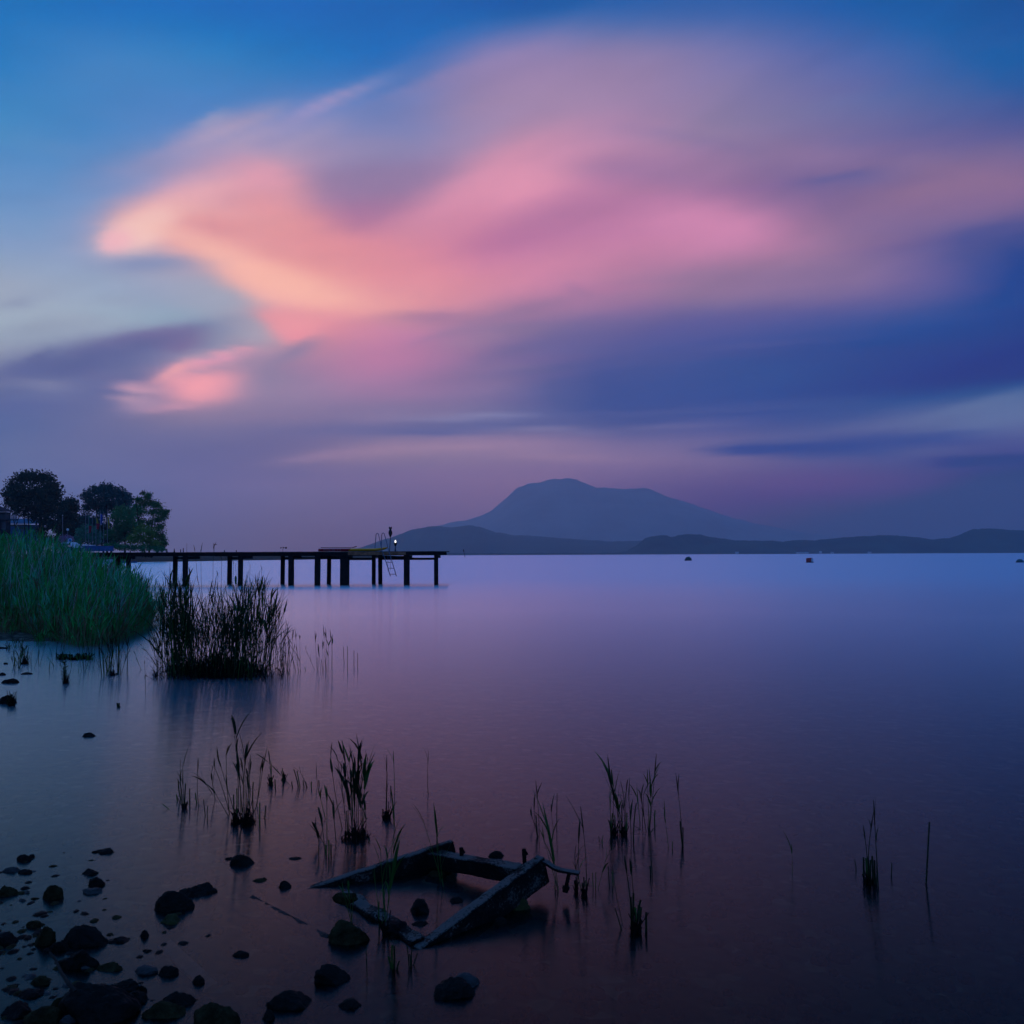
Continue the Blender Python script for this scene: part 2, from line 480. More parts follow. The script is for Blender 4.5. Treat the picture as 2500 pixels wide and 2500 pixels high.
# ------------------------------------------------------------------ setting: lake bed and banks, water, far shores, haze
def smooth(a, b, x):
    t = max(0, min(1, (x-a)/(b-a))); return t*t*(3-2*t)
def bed_z(x, y):
    # shallow stony shore in front (deeper to the right and outward)
    z = -0.035-0.05*smooth(-2.0, 1.2, x)-0.030*max(0, y-2.0)-0.02*max(0, x-0.3)
    z = max(z, -2.6)
    # bank under the reed bed on the left
    edge = -6.6-0.445*(y-15.5)         # right-hand limit of the reed bed
    bank = smooth(14.6, 16.6, y+0.5*math.sin(x*1.3))*smooth(edge+0.9, edge-0.9, x)*(1-smooth(52, 60, y))
    z = z*(1-bank)+0.04*bank
    # wooded point beyond the pier
    pt = smooth(0.0, 7.0, (-87.0-x)+0.2*(y-230))*smooth(212, 219, y)*(1-smooth(420, 520, y))
    z = z*(1-pt)+1.3*pt
    # far shores
    far = smooth(2700, 3000, y)
    z = z*(1-far)+far*2.0
    return z+0.012*frac((x*3, y*3, 0.3), 3)*(1 if y < 60 else 0)
def grid_lines():
    ys = list(np.arange(0.4, 8, 0.08))+list(np.arange(8, 20, 0.25))+list(np.arange(20, 60, 1.0))+list(np.arange(60, 260, 4.0))+[270,320,400,430,460,500,540,600,900,1400,2000,2600,2700,2800,2900,3000,3100,4000,6000,9000,12400]
    ys = [-12400,-4000,-900,-200,-50,-20,-8,-3,-1,0]+ys
    xs = list(np.arange(-4, 4, 0.1)); 
    s = 4.0; st = 0.12
    pos = []
    while s < 11500: pos.append(s); st *= 1.04 if s < 20 else 1.12; s += st
    pos.append(12400)
    xs = [-p for p in pos][::-1]+xs+pos
    return xs, ys
xs, ys = grid_lines()
V = [(x, y, bed_z(x, y)) for y in ys for x in xs]; nx = len(xs)
Fc = [(j*nx+i, j*nx+i+1, (j+1)*nx+i+1, (j+1)*nx+i) for j in range(len(ys)-1) for i in range(nx-1)]
m_bed, nt_, N_, L_ = new_mat('stony lake bed')
b = N_['Principled BSDF']; b.inputs['Roughness'].default_value = 0.9; b.inputs['Specular IOR Level'].default_value = 0.1
tc_ = N_.new('ShaderNodeTexCoord')
vo = N_.new('ShaderNodeTexVoronoi'); vo.feature = 'SMOOTH_F1'; vo.inputs['Smoothness'].default_value = 0.6; vo.inputs['Scale'].default_value = 11.0; vo.inputs['Randomness'].default_value = 1.0
ns = N_.new('ShaderNodeTexNoise'); ns.inputs['Scale'].default_value = 6.0; ns.inputs['Detail'].default_value = 4
L_.new(tc_.outputs['Object'], ns.inputs['Vector'])
vadd = N_.new('ShaderNodeMixRGB') if False else None
mxv = N_.new('ShaderNodeVectorMath'); mxv.operation = 'MULTIPLY_ADD'; L_.new(ns.outputs['Color'], mxv.inputs[0]); mxv.inputs[1].default_value = (0.12, 0.12, 0.12); L_.new(tc_.outputs['Object'], mxv.inputs[2])
L_.new(mxv.outputs[0], vo.inputs['Vector'])
cr = N_.new('ShaderNodeValToRGB'); sp = N_.new('ShaderNodeSeparateColor'); L_.new(vo.outputs['Color'], sp.inputs[0]); L_.new(sp.outputs[0], cr.inputs[0])
e = cr.color_ramp.elements; e[0].color = (0.015, 0.016, 0.012, 1); e[1].color = (0.18, 0.19, 0.14, 1); x = e.new(0.5); x.color = (0.045, 0.05, 0.036, 1); x = e.new(0.8); x.color = (0.08, 0.085, 0.06, 1)
L_.new(cr.outputs[0], b.inputs['Base Color'])
bp = N_.new('ShaderNodeBump'); bp.inputs['Strength'].default_value = 0.4; bp.inputs['Distance'].default_value = 0.03; bp.invert = True
L_.new(vo.outputs['Distance'], bp.inputs['Height']); L_.new(bp.outputs[0], b.inputs['Normal'])
tag(mesh('lake_bed', V, Fc, m_bed, smooth=True), kind='structure')

ANIS = 0.70
m_water, nt_, N_, L_ = new_mat('still water under a long exposure')
N_.remove(N_['Principled BSDF']); out = N_['Material Output']
fr = N_.new('ShaderNodeFresnel'); fr.inputs['IOR'].default_value = 1.33
gl = N_.new('ShaderNodeBsdfAnisotropic'); gl.distribution = 'GGX'; gl.inputs['Roughness'].default_value = WATER_ROUGH if 'WATER_ROUGH' in globals() else 0.185
gl.inputs['Color'].default_value = (0.87, 0.97, 1.0, 1)
gl.inputs['Anisotropy'].default_value = ANIS; tv = N_.new('ShaderNodeCombineXYZ'); tv.inputs[0].default_value = 1.0; L_.new(tv.outputs[0], gl.inputs['Tangent'])   # ripples run along the shore
tr = N_.new('ShaderNodeBsdfTransparent'); tr.inputs['Color'].default_value = (0.42, 0.40, 0.34, 1)
tcw = N_.new('ShaderNodeTexCoord'); mpw = N_.new('ShaderNodeMapping'); mpw.inputs['Scale'].default_value = (0.35, 1.0, 1.0); L_.new(tcw.outputs['Object'], mpw.inputs[0])
nw = N_.new('ShaderNodeTexNoise'); nw.inputs['Scale'].default_value = 1.6; nw.inputs['Detail'].default_value = 3; L_.new(mpw.outputs[0], nw.inputs['Vector'])
bw = N_.new('ShaderNodeBump'); bw.inputs['Strength'].default_value = 0.03; bw.inputs['Distance'].default_value = 0.06; L_.new(nw.outputs['Fac'], bw.inputs['Height'])
L_.new(bw.outputs[0], gl.inputs['Normal'])
df = N_.new('ShaderNodeBsdfDiffuse'); df.inputs['Color'].default_value = (0.03, 0.30, 0.46, 1)
spw = N_.new('ShaderNodeSeparateXYZ'); L_.new(tcw.outputs['Object'], spw.inputs[0])
mrw = N_.new('ShaderNodeMapRange'); mrw.interpolation_type = 'SMOOTHSTEP'; mrw.inputs[1].default_value = 3.5; mrw.inputs[2].default_value = 30.0; mrw.inputs[4].default_value = 1.0
L_.new(spw.outputs[1], mrw.inputs[0])
rg = N_.new('ShaderNodeMapRange'); rg.interpolation_type = 'SMOOTHSTEP'; rg.inputs[1].default_value = 9.0; rg.inputs[2].default_value = 60.0; rg.inputs[3].default_value = 0.155; rg.inputs[4].default_value = 0.26
L_.new(spw.outputs[1], rg.inputs[0]); L_.new(rg.outputs[0], gl.inputs['Roughness'])      # ruffled by the wind farther out, sheltered by the shore
body = N_.new('ShaderNodeMixShader'); L_.new(mrw.outputs[0], body.inputs[0]); L_.new(tr.outputs[0], body.inputs[1]); L_.new(df.outputs[0], body.inputs[2])
mixs = N_.new('ShaderNodeMixShader'); fm = N_.new('ShaderNodeMath'); fm.operation = 'MULTIPLY'; fm.inputs[1].default_value = 1.75; fm.use_clamp = True; fp = N_.new('ShaderNodeMath'); fp.operation = 'POWER'; fp.inputs[1].default_value = 1.42; L_.new(fr.outputs[0], fp.inputs[0]); L_.new(fp.outputs[0], fm.inputs[0]); L_.new(fm.outputs[0], mixs.inputs[0]); L_.new(body.outputs[0], mixs.inputs[1]); L_.new(gl.outputs[0], mixs.inputs[2]); L_.new(mixs.outputs[0], out.inputs['Surface'])
W = 12400
water = tag(mesh('water', [(-W,-W,0),(W,-W,0),(W,W,0),(-W,W,0)], [(0,1,2,3)], m_water), kind='structure')

# far shores: ridge profiles read off the photograph, given their distance and real depth
m_hill = pmat('wooded far hill', (0.045, 0.06, 0.04), 0.95, 0.0, 0.5, 0.004)
m_mount = pmat('far mountain slopes', (0.24, 0.20, 0.17), 0.95, 0.0, 0.4, 0.002)
def ridge(name, prof, dist, depth, mat, rough, seed, base_y=1356):
    """prof: (px, py) of the crest; builds a hill with a front slope, crest and back slope"""
    pxs = np.arange(prof[0][0], prof[-1][0]+.1, 3.0)
    cy_ = np.interp(pxs, [p[0] for p in prof], [p[1] for p in prof])
    cy_ = cy_+np.array([1.6*frac((q*.035, seed, .5), 3)+.9*frac((q*.16, seed, 7.5), 3) for q in pxs])
    T = [0, .12, .28, .45, .62, .78, .9, 1.0, 1.15, 1.4, 1.8]
    V = []; Fc = []
    for i, px in enumerate(pxs):
        top = on_y(px, cy_[i], dist)
        h = max(top.z, 1.0)
        x0 = top.x
        for t in T:
            if t <= 1:
                hz = h*(t**0.8); y = dist-depth*(1-t)
            else:
                hz = h*(1-(t-1)/0.8*1.0); y = dist+depth*(t-1)
            n_ = frac((x0*rough, y*rough, seed), 5)
            k = 0.22*math.sin(math.pi*min(t, 1))+(0.010 if t == 1 else 0)
            hz = max(hz+h*k*n_, -0.5) if t > 0 else -0.6
            if t >= 1.8: hz = -0.6
            if t < 1: hz = min(hz, h*(y/dist)*0.97)   # slopes in front stay under the crest
            yy = y+depth*0.12*n_*(0 if t in (0, 1) else 1)
            V.append((x0*(yy/dist)**0.0, yy, hz))
    n = len(T)
    for i in range(len(pxs)-1):
        for k in range(n-1):
            a = i*n+k; Fc.append((a, a+n, a+n+1, a+1))
    return tag(mesh(name, V, Fc, mat, smooth=True), kind='structure')
K = 900/1932.0
mount = [(890,1345),(960,1318),(1040,1290),(1090,1278),(1150,1267),(1200,1248),(1240,1212),(1262,1193),(1290,1182),(1320,1178),(1350,1171),(1370,1171),(1390,1168),(1408,1171),(1430,1179),(1455,1191),(1490,1192),(1530,1193),(1570,1191),(1590,1196),(1630,1213),(1680,1227),(1730,1245),(1780,1262),(1830,1275),(1900,1290),(2000,1305),(2150,1325),(2300,1342),(2400,1352)]
ridge('mountain', mount, 10500, 2000, m_mount, 0.0010, 3.1)
hills = [(872,1344),(900,1333),(940,1316),(975,1305),(1010,1292),(1040,1286),(1070,1284),(1100,1287),(1125,1284),(1150,1282),(1175,1288),(1210,1299),(1250,1306),(1300,1309),(1360,1313),(1420,1318),(1500,1322),(1580,1320),(1700,1326),(1800,1334),(1900,1345)]
ridge('hills', hills, 5200, 900, m_hill, 0.002, 8.4)
near = [(1500,1350),(1530,1346),(1555,1330),(1575,1314),(1600,1308),(1625,1307),(1640,1312),(1655,1307),(1680,1304),(1710,1305),(1730,1310),(1790,1318),(1850,1320),(1910,1322),(1950,1318),(1990,1319),(2060,1312),(2150,1307),(2210,1309),(2280,1317),(2320,1314),(2350,1302),(2375,1292),(2410,1291),(2460,1294),(2520,1296),(2700,1310),(2900,1330)]
ridge('hills', near, 3400, 380, m_hill, 0.004, 5.7)
shore = [(860,1350.5),(1000,1349.5),(1300,1350.5),(1500,1350.5),(1800,1350),(2100,1350.5),(2300,1349.5),(2600,1351),(2900,1352)]
ridge('far_shore', shore, 3000, 60, m_hill, 0.01, 1.7)

m_haze, nt_, N_, L_ = new_mat('lake air')
N_.remove(N_['Principled BSDF'])
pv = N_.new('ShaderNodeVolumePrincipled'); pv.inputs['Color'].default_value = (0.69, 0.90, 1.0, 1); pv.inputs['Density'].default_value = HAZE; pv.inputs['Anisotropy'].default_value = 0.6
L_.new(pv.outputs[0], N_['Material Output'].inputs['Volume'])
hz = MB(); hz.box((-12500, -12500, -4.2), (12500, 12500, 950)); haze = tag(hz.build('haze', m_haze), kind='stuff')

# ------------------------------------------------------------------ materials for objects
M = {}
M['tar_wood'] = pmat('weathered dark timber', (0.016, 0.014, 0.014), 0.85, 0.15, 0.5, 6, 0.5, 30, stretch=(1, 1, 1))
M['brown_wood'] = pmat('reddish brown board', (0.42, 0.15, 0.07), 0.8, 0.15, 0.4, 5, 0.3, 30)
M['plank'] = pmat('grey deck planks', (0.05, 0.045, 0.04), 0.85, 0.15, 0.5, 3, 0.5, 25)
M['algae'] = pmat('algae on piling', (0.018, 0.030, 0.022), 0.6, 0.3, 0.5, 9, 0.6, 40)
M['steel'] = pmat('galvanised tube', (0.10, 0.14, 0.20), 0.4, 0.5, 0.2, 8, metal=0.6)
M['black'] = pmat('black plastic', (0.010, 0.010, 0.012), 0.5, 0.3, 0.3, 8)
M['red'] = pmat('red board skin', (0.50, 0.012, 0.02), 0.5, 0.4, 0.1, 3)
M['yellow'] = pmat('yellow board skin', (0.95, 0.38, 0.005), 0.5, 0.4, 0.08, 3)
M['white'] = pmat('white paint', (0.75, 0.75, 0.76), 0.55, 0.4, 0.08, 3)
M['pale'] = pmat('pale blue render wall', (0.16, 0.34, 0.50), 0.8, 0.2, 0.15, 1.5)
M['bluewall'] = pmat('blue painted wall', (0.03, 0.11, 0.26), 0.8, 0.2, 0.3, 1.5)
M['darkwall'] = pmat('dark timber house wall', (0.02, 0.02, 0.025), 0.85, 0.1, 0.4, 1.5)
M['roof'] = pmat('dark roof tiles', (0.045, 0.03, 0.04), 0.85, 0.1, 0.4, 2.0)
M['glassdark'] = pmat('dark window', (0.02, 0.03, 0.04), 0.15, 0.6, 0.1, 2.0)
M['greenpanel'] = pmat('green balcony panel', (0.04, 0.13, 0.11), 0.8, 0.2, 0.2, 2.0)
M['flag_g'] = pmat('green flag cloth', (0.02, 0.20, 0.12), 0.9, 0.1, 0.1, 2)
M['flag_r'] = pmat('red flag cloth', (0.50, 0.02, 0.05), 0.9, 0.1, 0.1, 2)
M['flag_y'] = pmat('yellow flag cloth', (0.55, 0.36, 0.03), 0.9, 0.1, 0.1, 2)
M['flag_b'] = pmat('blue flag cloth', (0.03, 0.10, 0.50), 0.9, 0.1, 0.1, 2)
M['metal_pole'] = pmat('grey pole', (0.25, 0.27, 0.30), 0.5, 0.4, 0.1, 4)
M['buoy_g'] = pmat('dark green buoy', (0.02, 0.07, 0.06), 0.5, 0.4, 0.4, 3)
M['buoy_t'] = pmat('teal buoy', (0.02, 0.12, 0.14), 0.5, 0.4, 0.4, 3)
M['buoy_r'] = pmat('faded red buoy', (0.55, 0.06, 0.06), 0.5, 0.4, 0.4, 3)
M['buoy_b'] = pmat('navy buoy skirt', (0.012, 0.016, 0.04), 0.5, 0.4, 0.4, 3)
def emis(name, col, s):
    m, nt, N, L = new_mat(name); b = N['Principled BSDF']
    b.inputs['Base Color'].default_value = (0.9, 0.9, 0.88, 1)
    b.inputs['Emission Color'].default_value = (*col, 1); b.inputs['Emission Strength'].default_value = s
    return m
M['bulb'] = emis('lit white lamp globe', (1.0, 0.93, 0.78), 1.8)
M['globe_off'] = pmat('opal lamp globe', (0.8, 0.8, 0.78), 0.3, 0.5, 0.03, 2)

# ------------------------------------------------------------------ the pier
YF, YB = 44.5, 46.3
deck_top = on_y(690, 1347.2, YF).z; deck_bot = on_y(690, 1357.2, YF).z
xL = on_y(118, 1345, YF).x; xR = on_y(1090, 1350, YF).x
pier = empty('pier', (xL, YF, 0), 'long dark timber pier on square pilings reaching into the lake', 'pier')
P0 = Vector((xL, YF, 0))
mb = MB(P0)
x = xL; r_ = random.Random(3)
while x < xR-0.05:
    w = 0.14; dz = r_.uniform(-.004, .004)
    mb.box((x, YF-0.22+r_.uniform(-.02, .02), deck_top-0.045+dz), (min(x+w-0.012, xR), YB+0.25+r_.uniform(-.02, .02), deck_top+dz)); x += w
mb.build('deck', M['plank'], pier)
for yy in (YF-0.12, YB+0.12):
    mb = MB(P0); x = xL
    while x < xR-0.3:
        x2 = min(x+4.2, xR-0.12); mb.box((x, yy-0.05, deck_bot+r_.uniform(-.008, .008)), (x2-0.01, yy+0.05, deck_top-0.048)); x = x2
    mb.build('edge_beam', M['tar_wood'], pier)
mb = MB(P0); mb.box((on_y(858, 0, YF).x, YF-0.235, deck_bot+0.03), (on_y(994, 0, YF).x, YF-0.172, deck_top-0.012)); mb.build('fascia_board', M['brown_wood'], pier)
pil = [(288,9,'b'),(313,9,'f'),(427.5,9,'b'),(452.5,10.5,'f'),(560.5,9.5,'b'),(587,10,'f'),(690,9,'b'),(711,12,'f'),(775,12.5,'f'),(803,9,'b'),(841.5,21,'f'),(912.5,8.5,'b'),(928.6,9.2,'b'),(993,13.5,'f'),(1065,9.8,'f')]
px_of = {}
for px, w, row in pil:
    yy = YF if row == 'f' else YB
    cx = on_y(px, 1400, yy).x; hw = w*yy/F_PX/2
    mb = MB(P0); top = deck_bot+0.02
    lean = r_.uniform(-.015, .015)
    n = 7; zs = np.linspace(-1.6, top, n)
    ring = []
    for z in zs:
        k = 1+0.05*frac((cx, z*1.7, 2.2), 3); ox = lean*(z/top)
        for sx, sy in ((-1,-1),(1,-1),(1,1),(-1,1)): ring.append((cx+ox+sx*hw*k, yy+sy*min(hw, .12)*k, z))
    fs = [(0,3,2,1), tuple(range(4*n-4, 4*n))]
    for i in range(n-1):
        for k in range(4): a = 4*i+k; b_ = 4*i+(k+1) % 4; fs.append((a, b_, b_+4, a+4))
    mb.add(ring, fs)
    mb.build('piling', M['tar_wood'], pier, bevel=0.012)
def xbeam(pa, pb, pya, pyb, yy):
    a = on_y(pa, (pya+pyb)/2, yy); b_ = on_y(pb, (pya+pyb)/2, yy)
    hz = (pyb-pya)*yy/F_PX/2; zc = (a.z+b_.z)/2
    mb = MB(P0); mb.box((a.x, yy-0.05, zc-hz), (b_.x, yy+0.05, zc+hz)); mb.build('cross_beam', M['tar_wood'], pier)
for a in [(284,317,1356.5,1364,45.4),(424,456,1360,1364.5,45.4),(557,591,1360,1365,45.4),(687,715,1360.5,1365.5,45.4),(712,778,1360.5,1364,45.4),(773,806,1357,1364.5,45.4),
          (800,845,1357.2,1365.7,45.4),(845,915,1362,1367.5,45.4),(910,931,1357,1360,45.4),(926,996,1357.2,1366.8,45.4),(990,1067,1361.5,1367,45.4)]: xbeam(*a)
def capb(px): 
    c = on_y(px, 1358, YF); mb = MB(P0); mb.box((c.x-0.07, YF-0.1, deck_bot-0.14), (c.x+0.07, YB+0.1, deck_bot-0.003)); mb.build('cap_beam', M['tar_wood'], pier)
for px in (288, 452.5, 587, 711, 841.5, 993, 1065): capb(px)

DZ = deck_top
# paddle board and paddle
x0, x1 = on_y(779, 1345, YF+.4).x, on_y(946, 1345, YF+.4).x
bd = empty('paddle_board', (x0, YF+.4, DZ), 'red and yellow inflatable paddle board lying on the pier deck', 'paddle board')
def board_mesh():
    n = 40; V = []; Fc = []; mats = []; Lb = x1-x0; K = 12
    for i in range(n+1):
        t = i/n
        w = 0.38*(max(1e-3, 1-abs(2*t-1.0)**3.2))**0.5
        if t < .1: w = 0.38*(0.62+0.38*math.sin(t/.1*math.pi/2))*(1 if t > 0 else .85)
        rise = 0.11*max(0, (t-0.80)/0.2)**2
        th = 0.075*(1-0.65*max(0, (t-0.88)/0.12)**2)
        for k in range(K):
            a = 2*math.pi*k/K
            V.append((t*Lb, math.copysign(abs(math.cos(a))**.6, math.cos(a))*w, 0.085+rise+math.copysign(abs(math.sin(a))**.6, math.sin(a))*th))
    for i in range(n):
        for k in range(K):
            a = i*K+k; b_ = i*K+(k+1) % K; Fc.append((a, b_, b_+K, a+K))
            t = (i+.5)/n; up = k in (2, 3); topk = k in (2,3)
            mats.append(2 if topk else (0 if t < 0.46+0.02*(V[a][2]-0.085)/0.07 else 1))
    Fc += [tuple(range(K))[::-1], tuple(range(n*K, n*K+K))]; mats += [0, 1]
    return V, Fc, mats
V, Fc, mats = board_mesh()
hull = mesh('hull', V, Fc, None, bd, smooth=True)
for k in ('red', 'yellow', 'white'): hull.data.materials.append(M[k])
hull.data.polygons.foreach_set('material_index', mats)
mb = MB()      # faint worn lettering on the red side
xx = 0.30
for wch, hs in ((.035,.03),(.03,.045),(.05,.03),(.03,.035),(.05,.03),(.04,.045),(.0,.0),(.05,.035),(.03,.05),(.04,.03),(.0,.0),(.018,.055),(.018,.055),(.0,.0),(.05,.04)):
    if wch: mb.box((xx, -0.386, 0.085-hs/2), (xx+wch*.8, -0.381, 0.085+hs/2))
    xx += (wch or .04)+0.022
tag(mb.build('lettering', M['metal_pole'], bd))
pd = empty('paddle', (x0+.1, YF+.3, DZ+.17), 'black paddle lying along the top of the paddle board', 'paddle')
px0, px1, px2 = on_y(784, 1337, YF+.3).x-x0-.1, on_y(856, 1338, YF+.3).x-x0-.1, on_y(871, 1335, YF+.3).x-x0-.1
mb = MB(); mb.tube([(px0, 0, .035), (px1, 0, .025)], 0.016, 8); mb.build('shaft', M['black'], pd)
mb = MB(); mb.tube([(px0+.01, -.06, .04), (px0+.01, .06, .04)], 0.018, 8); mb.build('grip', M['black'], pd)
mb = MB(); mb.add([(px1-.03, -.03, .02), (px1+.12, -.10, .05), (px2-.03, -.09, .10), (px2, 0, .11), (px2-.03, .09, .10), (px1+.12, .10, .05), (px1-.03, .03, .02)]+[(px1-.03, -.03, .0), (px1+.12, -.10, .02), (px2-.03, -.09, .06), (px2, 0, .07), (px2-.03, .09, .06), (px1+.12, .10, .02), (px1-.03, .03, .0)],
       [tuple(range(7)), tuple(range(13, 6, -1))]+[(i, i+7, (i+1) % 7+7, (i+1) % 7) for i in range(7)]); mb.build('blade', M['black'], pd)

# bathing ladder with two hooped handrails
YL = YF-0.30
lad = empty('bathing_ladder', tuple(on_y(941, 1367, YL)), 'steel bathing ladder with two tall hooped handrails hanging off the pier', 'ladder')
O = lad.location
def curve_pts(pp, y):
    out = []
    for i in range(len(pp)-1):
        out.append(pp[i])
    out.append(pp[-1]); return [on_y(a, b_, yy) for (a, b_, yy) in out]
for k, ps in enumerate(([(915,1347.5,YF+.5),(916.5,1325,YF+.45),(918,1306,YF+.4),(919.2,1303,YF+.38),(921.5,1301.6,YF+.34),(923.8,1303.5,YF+.3),(928,1322,YF+.0),(933,1345,YF-.28),(941,1367,YL),(953.3,1407,YL-.02)],
             [(930,1347.5,YF+.5),(931,1325,YF+.45),(932,1306,YF+.4),(933.2,1302.5,YF+.38),(935.7,1301,YF+.34),(938,1303,YF+.3),(943.5,1322,YF+.0),(949,1346,YF-.28),(956,1367,YL),(968,1407,YL-.02)])):
    mb = MB(O); mb.tube([on_y(*p) for p in ps], 0.019, 8); mb.build('handrail', M['steel'], lad, smooth=True)
for yy, a, b_ in ((1372.5, 942.7, 957.7), (1387, 947.2, 962), (1401.6, 951.6, 966.4)):
    mb = MB(O); mb.tube([on_y(a, yy, YL), on_y(b_, yy+.3, YL)], 0.016, 6); mb.build('rung', M['steel'], lad)
for a, b_ in ((947, 1395), (953, 1392)):
    mb = MB(O); mb.tube([on_y(a, 1358, YL+.03), on_y(a, b_, YL+.03)], 0.009, 6); mb.build('strut', M['steel'], lad)

# owl decoy on a pole
b0 = on_y(951.2, 1348, YF+.2); b0.z = DZ; t0 = on_y(953, 1310, YF+.2)
owl = empty('owl_decoy', tuple(b0), 'dark owl shaped bird decoy with two ears on a thin pole on the pier', 'decoy')
mb = MB(b0); mb.tube([b0, t0], 0.017, 8); mb.build('pole', M['black'], owl)
mb = MB(b0); mb.lathe(t0, [(0.02,-.02),(.045,0),(.06,.06),(.085,.16),(.088,.24),(.07,.31),(.045,.345),(.05,.36),(.075,.385),(.078,.43),(.06,.465),(.02,.48)], 14)
for s in (-1, 1): mb.lathe(t0+Vector((s*.055, 0, .44)), [(.026, 0), (.018, .04), (.004, .075)], 6)
for s in (-1, 1): mb.add([t0+Vector((s*.088, -.01, .28)), t0+Vector((s*.10, .03, .17)), t0+Vector((s*.06, .07, .03)), t0+Vector((s*.075, -.03, .15))], [(0,1,2,3)])
mb.build('body', M['black'], owl, smooth=True)
for s in (-1, 1):
    mb = MB(b0); mb.lathe(t0+Vector((s*.03, -.072, .425)), [(.012, -.01), (.014, 0), (.012, .01)], 8); mb.build('eye', M['metal_pole'], owl)
# lit lamp
b0 = on_y(965.3, 1349, YF+.1); b0.z = DZ
lp = empty('pier_lamp', tuple(b0), 'short lamp post with a lit white globe near the pier end', 'lamp')
zc = on_y(965.3, 1328, YF+.1).z
mb = MB(b0); mb.tube([b0, (b0.x, b0.y, zc-.1)], 0.035, 10); mb.build('post', M['steel'], lp, smooth=True)
mb = MB(b0); mb.lathe((b0.x, b0.y, zc-.12), [(.03,0),(.045,.03),(.075,.12),(.082,.16),(.082,.18)], 14); mb.build('lamp_cup', M['black'], lp, smooth=True)
mb = MB(b0); mb.lathe((b0.x, b0.y, zc+.05), [(.020,0),(.034,.03),(.040,.065),(.037,.105),(.022,.13),(.005,.145)], 14); mb.build('lamp_globe', M['bulb'], lp, smooth=True)
pl = bpy.data.lights.new('lamp_light', 'POINT'); pl.energy = 0.2; pl.color = (1, .88, .7); pl.shadow_soft_size = .06
plo = bpy.data.objects.new('lamp_light', pl); C.objects.link(plo); plo.parent = lp; plo.location = (0, -0.02, zc+.35-DZ)
# spinning wind cups
b0 = on_y(690.5, 1349, YF+.2); b0.z = DZ
wc = empty('wind_spinner', tuple(b0), 'small black wind cup spinner on a thin rod standing on the pier', 'wind gauge')
mb = MB(b0); hz_ = on_y(690.5, 1336.5, YF+.2).z; mb.tube([b0, (b0.x, b0.y, hz_+.03)], .009, 6); mb.build('rod', M['black'], wc)
mb = MB(b0); mb.tube([(b0.x-.10, b0.y, hz_-.02), (b0.x, b0.y, hz_+.02), (b0.x+.16, b0.y, hz_-.01)], .007, 6); mb.build('arm', M['black'], wc)
for dx, r in ((-.10, .035), (.16, .05), (.02, .03)):
    mb = MB(b0); mb.lathe((b0.x+dx, b0.y+(.1 if dx == .02 else 0), hz_-.02), [(.3*r,-r),(.9*r,-.5*r),(r,0),(.9*r,.5*r),(.3*r,r)], 10); mb.build('cup', M['black'], wc, smooth=True)
# small fittings standing on the deck
def stand(name, label, cat, px, ytop, kind, group=None):
    b0 = on_y(px, 1347, YF+.6); b0.z = DZ; zt = on_y(px, ytop, YF+.6).z-DZ; mb = MB(b0)
    if kind == 'cone': mb.lathe(b0, [(.05,0),(.045,.02),(.03,.05),(.022,zt*.7),(.006,zt)], 8)
    elif kind == 'post': mb.lathe(b0, [(.022,0),(.022,zt*.9),(.012,zt)], 8)
    elif kind == 'mast': mb.lathe(b0, [(.008,0),(.006,zt)], 6)
    elif kind == 'vane':
        mb.lathe(b0, [(.007,0),(.006,zt)], 6); mb.beam(b0+Vector((-.03,0,zt)), b0+Vector((.13,0,zt+.01)), .012, .025)
    tag(mb.build(name, M['black'], None), label, cat, group)
stand('deck_cone', 'small dark cone on the pier, nearest the trees', 'cone', 407.5, 1339, 'cone', 'small cones on the pier')
stand('deck_cone', 'small dark cone on the pier, beside two short posts', 'cone', 425.5, 1338.5, 'cone', 'small cones on the pier')
stand('short_post', 'shorter of two little posts on the pier left of the thin mast', 'post', 441, 1341, 'post', 'little posts on the pier')
stand('short_post', 'taller of two little posts on the pier left of the thin mast', 'post', 447.5, 1338, 'post', 'little posts on the pier')
stand('thin_mast', 'plain thin mast standing on the pier above the second pair of pilings', 'mast', 456, 1326, 'mast')
stand('wind_vane', 'thin pole with a small vane on top, standing on the pier', 'wind vane', 523, 1330, 'vane')
stand('short_post', 'tiny post on the pier above the third pair of pilings', 'post', 548, 1343, 'post', 'little posts on the pier')
stand('short_post', 'tiny post on the pier right of the third pair of pilings', 'post', 577, 1343, 'post', 'little posts on the pier')

# ------------------------------------------------------------------ buoys, mooring stake
def buoy(px, base, w, prof, tilt, parts, label):
    c = on_z(px, base); s = w*c.y/F_PX
    e = empty('mooring_buoy', (c.x, c.y, -.05), label, 'buoy', 'buoys anchored off the shore')
    for nm, mat, pr in parts:
        mb = MB(); mb.lathe((0, 0, 0), [(r*s, z*s) for r, z in pr], 20)
        o = mb.build(nm, mat, e, smooth=True); o.rotation_euler = (0, tilt, 0)
    return e
buoy(1680, 1368.8, 17.5, None, R(14), (('float', M['buoy_g'], [(.40,-.1),(.48,.02),(.47,.2),(.42,.36),(.30,.5),(.12,.56),(.02,.57)]), ('skirt', M['buoy_b'], [(.50,-.14),(.515,-.02),(.50,.12)]), ('ring', M['steel'], [(.03,.56),(.06,.6),(.03,.66)])), 'dark green dome shaped buoy tilted to the right')
bb = buoy(1977, 1373.6, 18.5, None, R(-4), (('float', M['buoy_r'], [(.40,-.1),(.46,.05),(.44,.4),(.42,.6),(.34,.66),(.05,.68)]), ('skirt', M['buoy_b'], [(.50,-.14),(.52,-.02),(.50,.14)])), 'red and white drum shaped buoy between the two green ones')
mb = MB(); s = 18.5*bb.location.y/F_PX
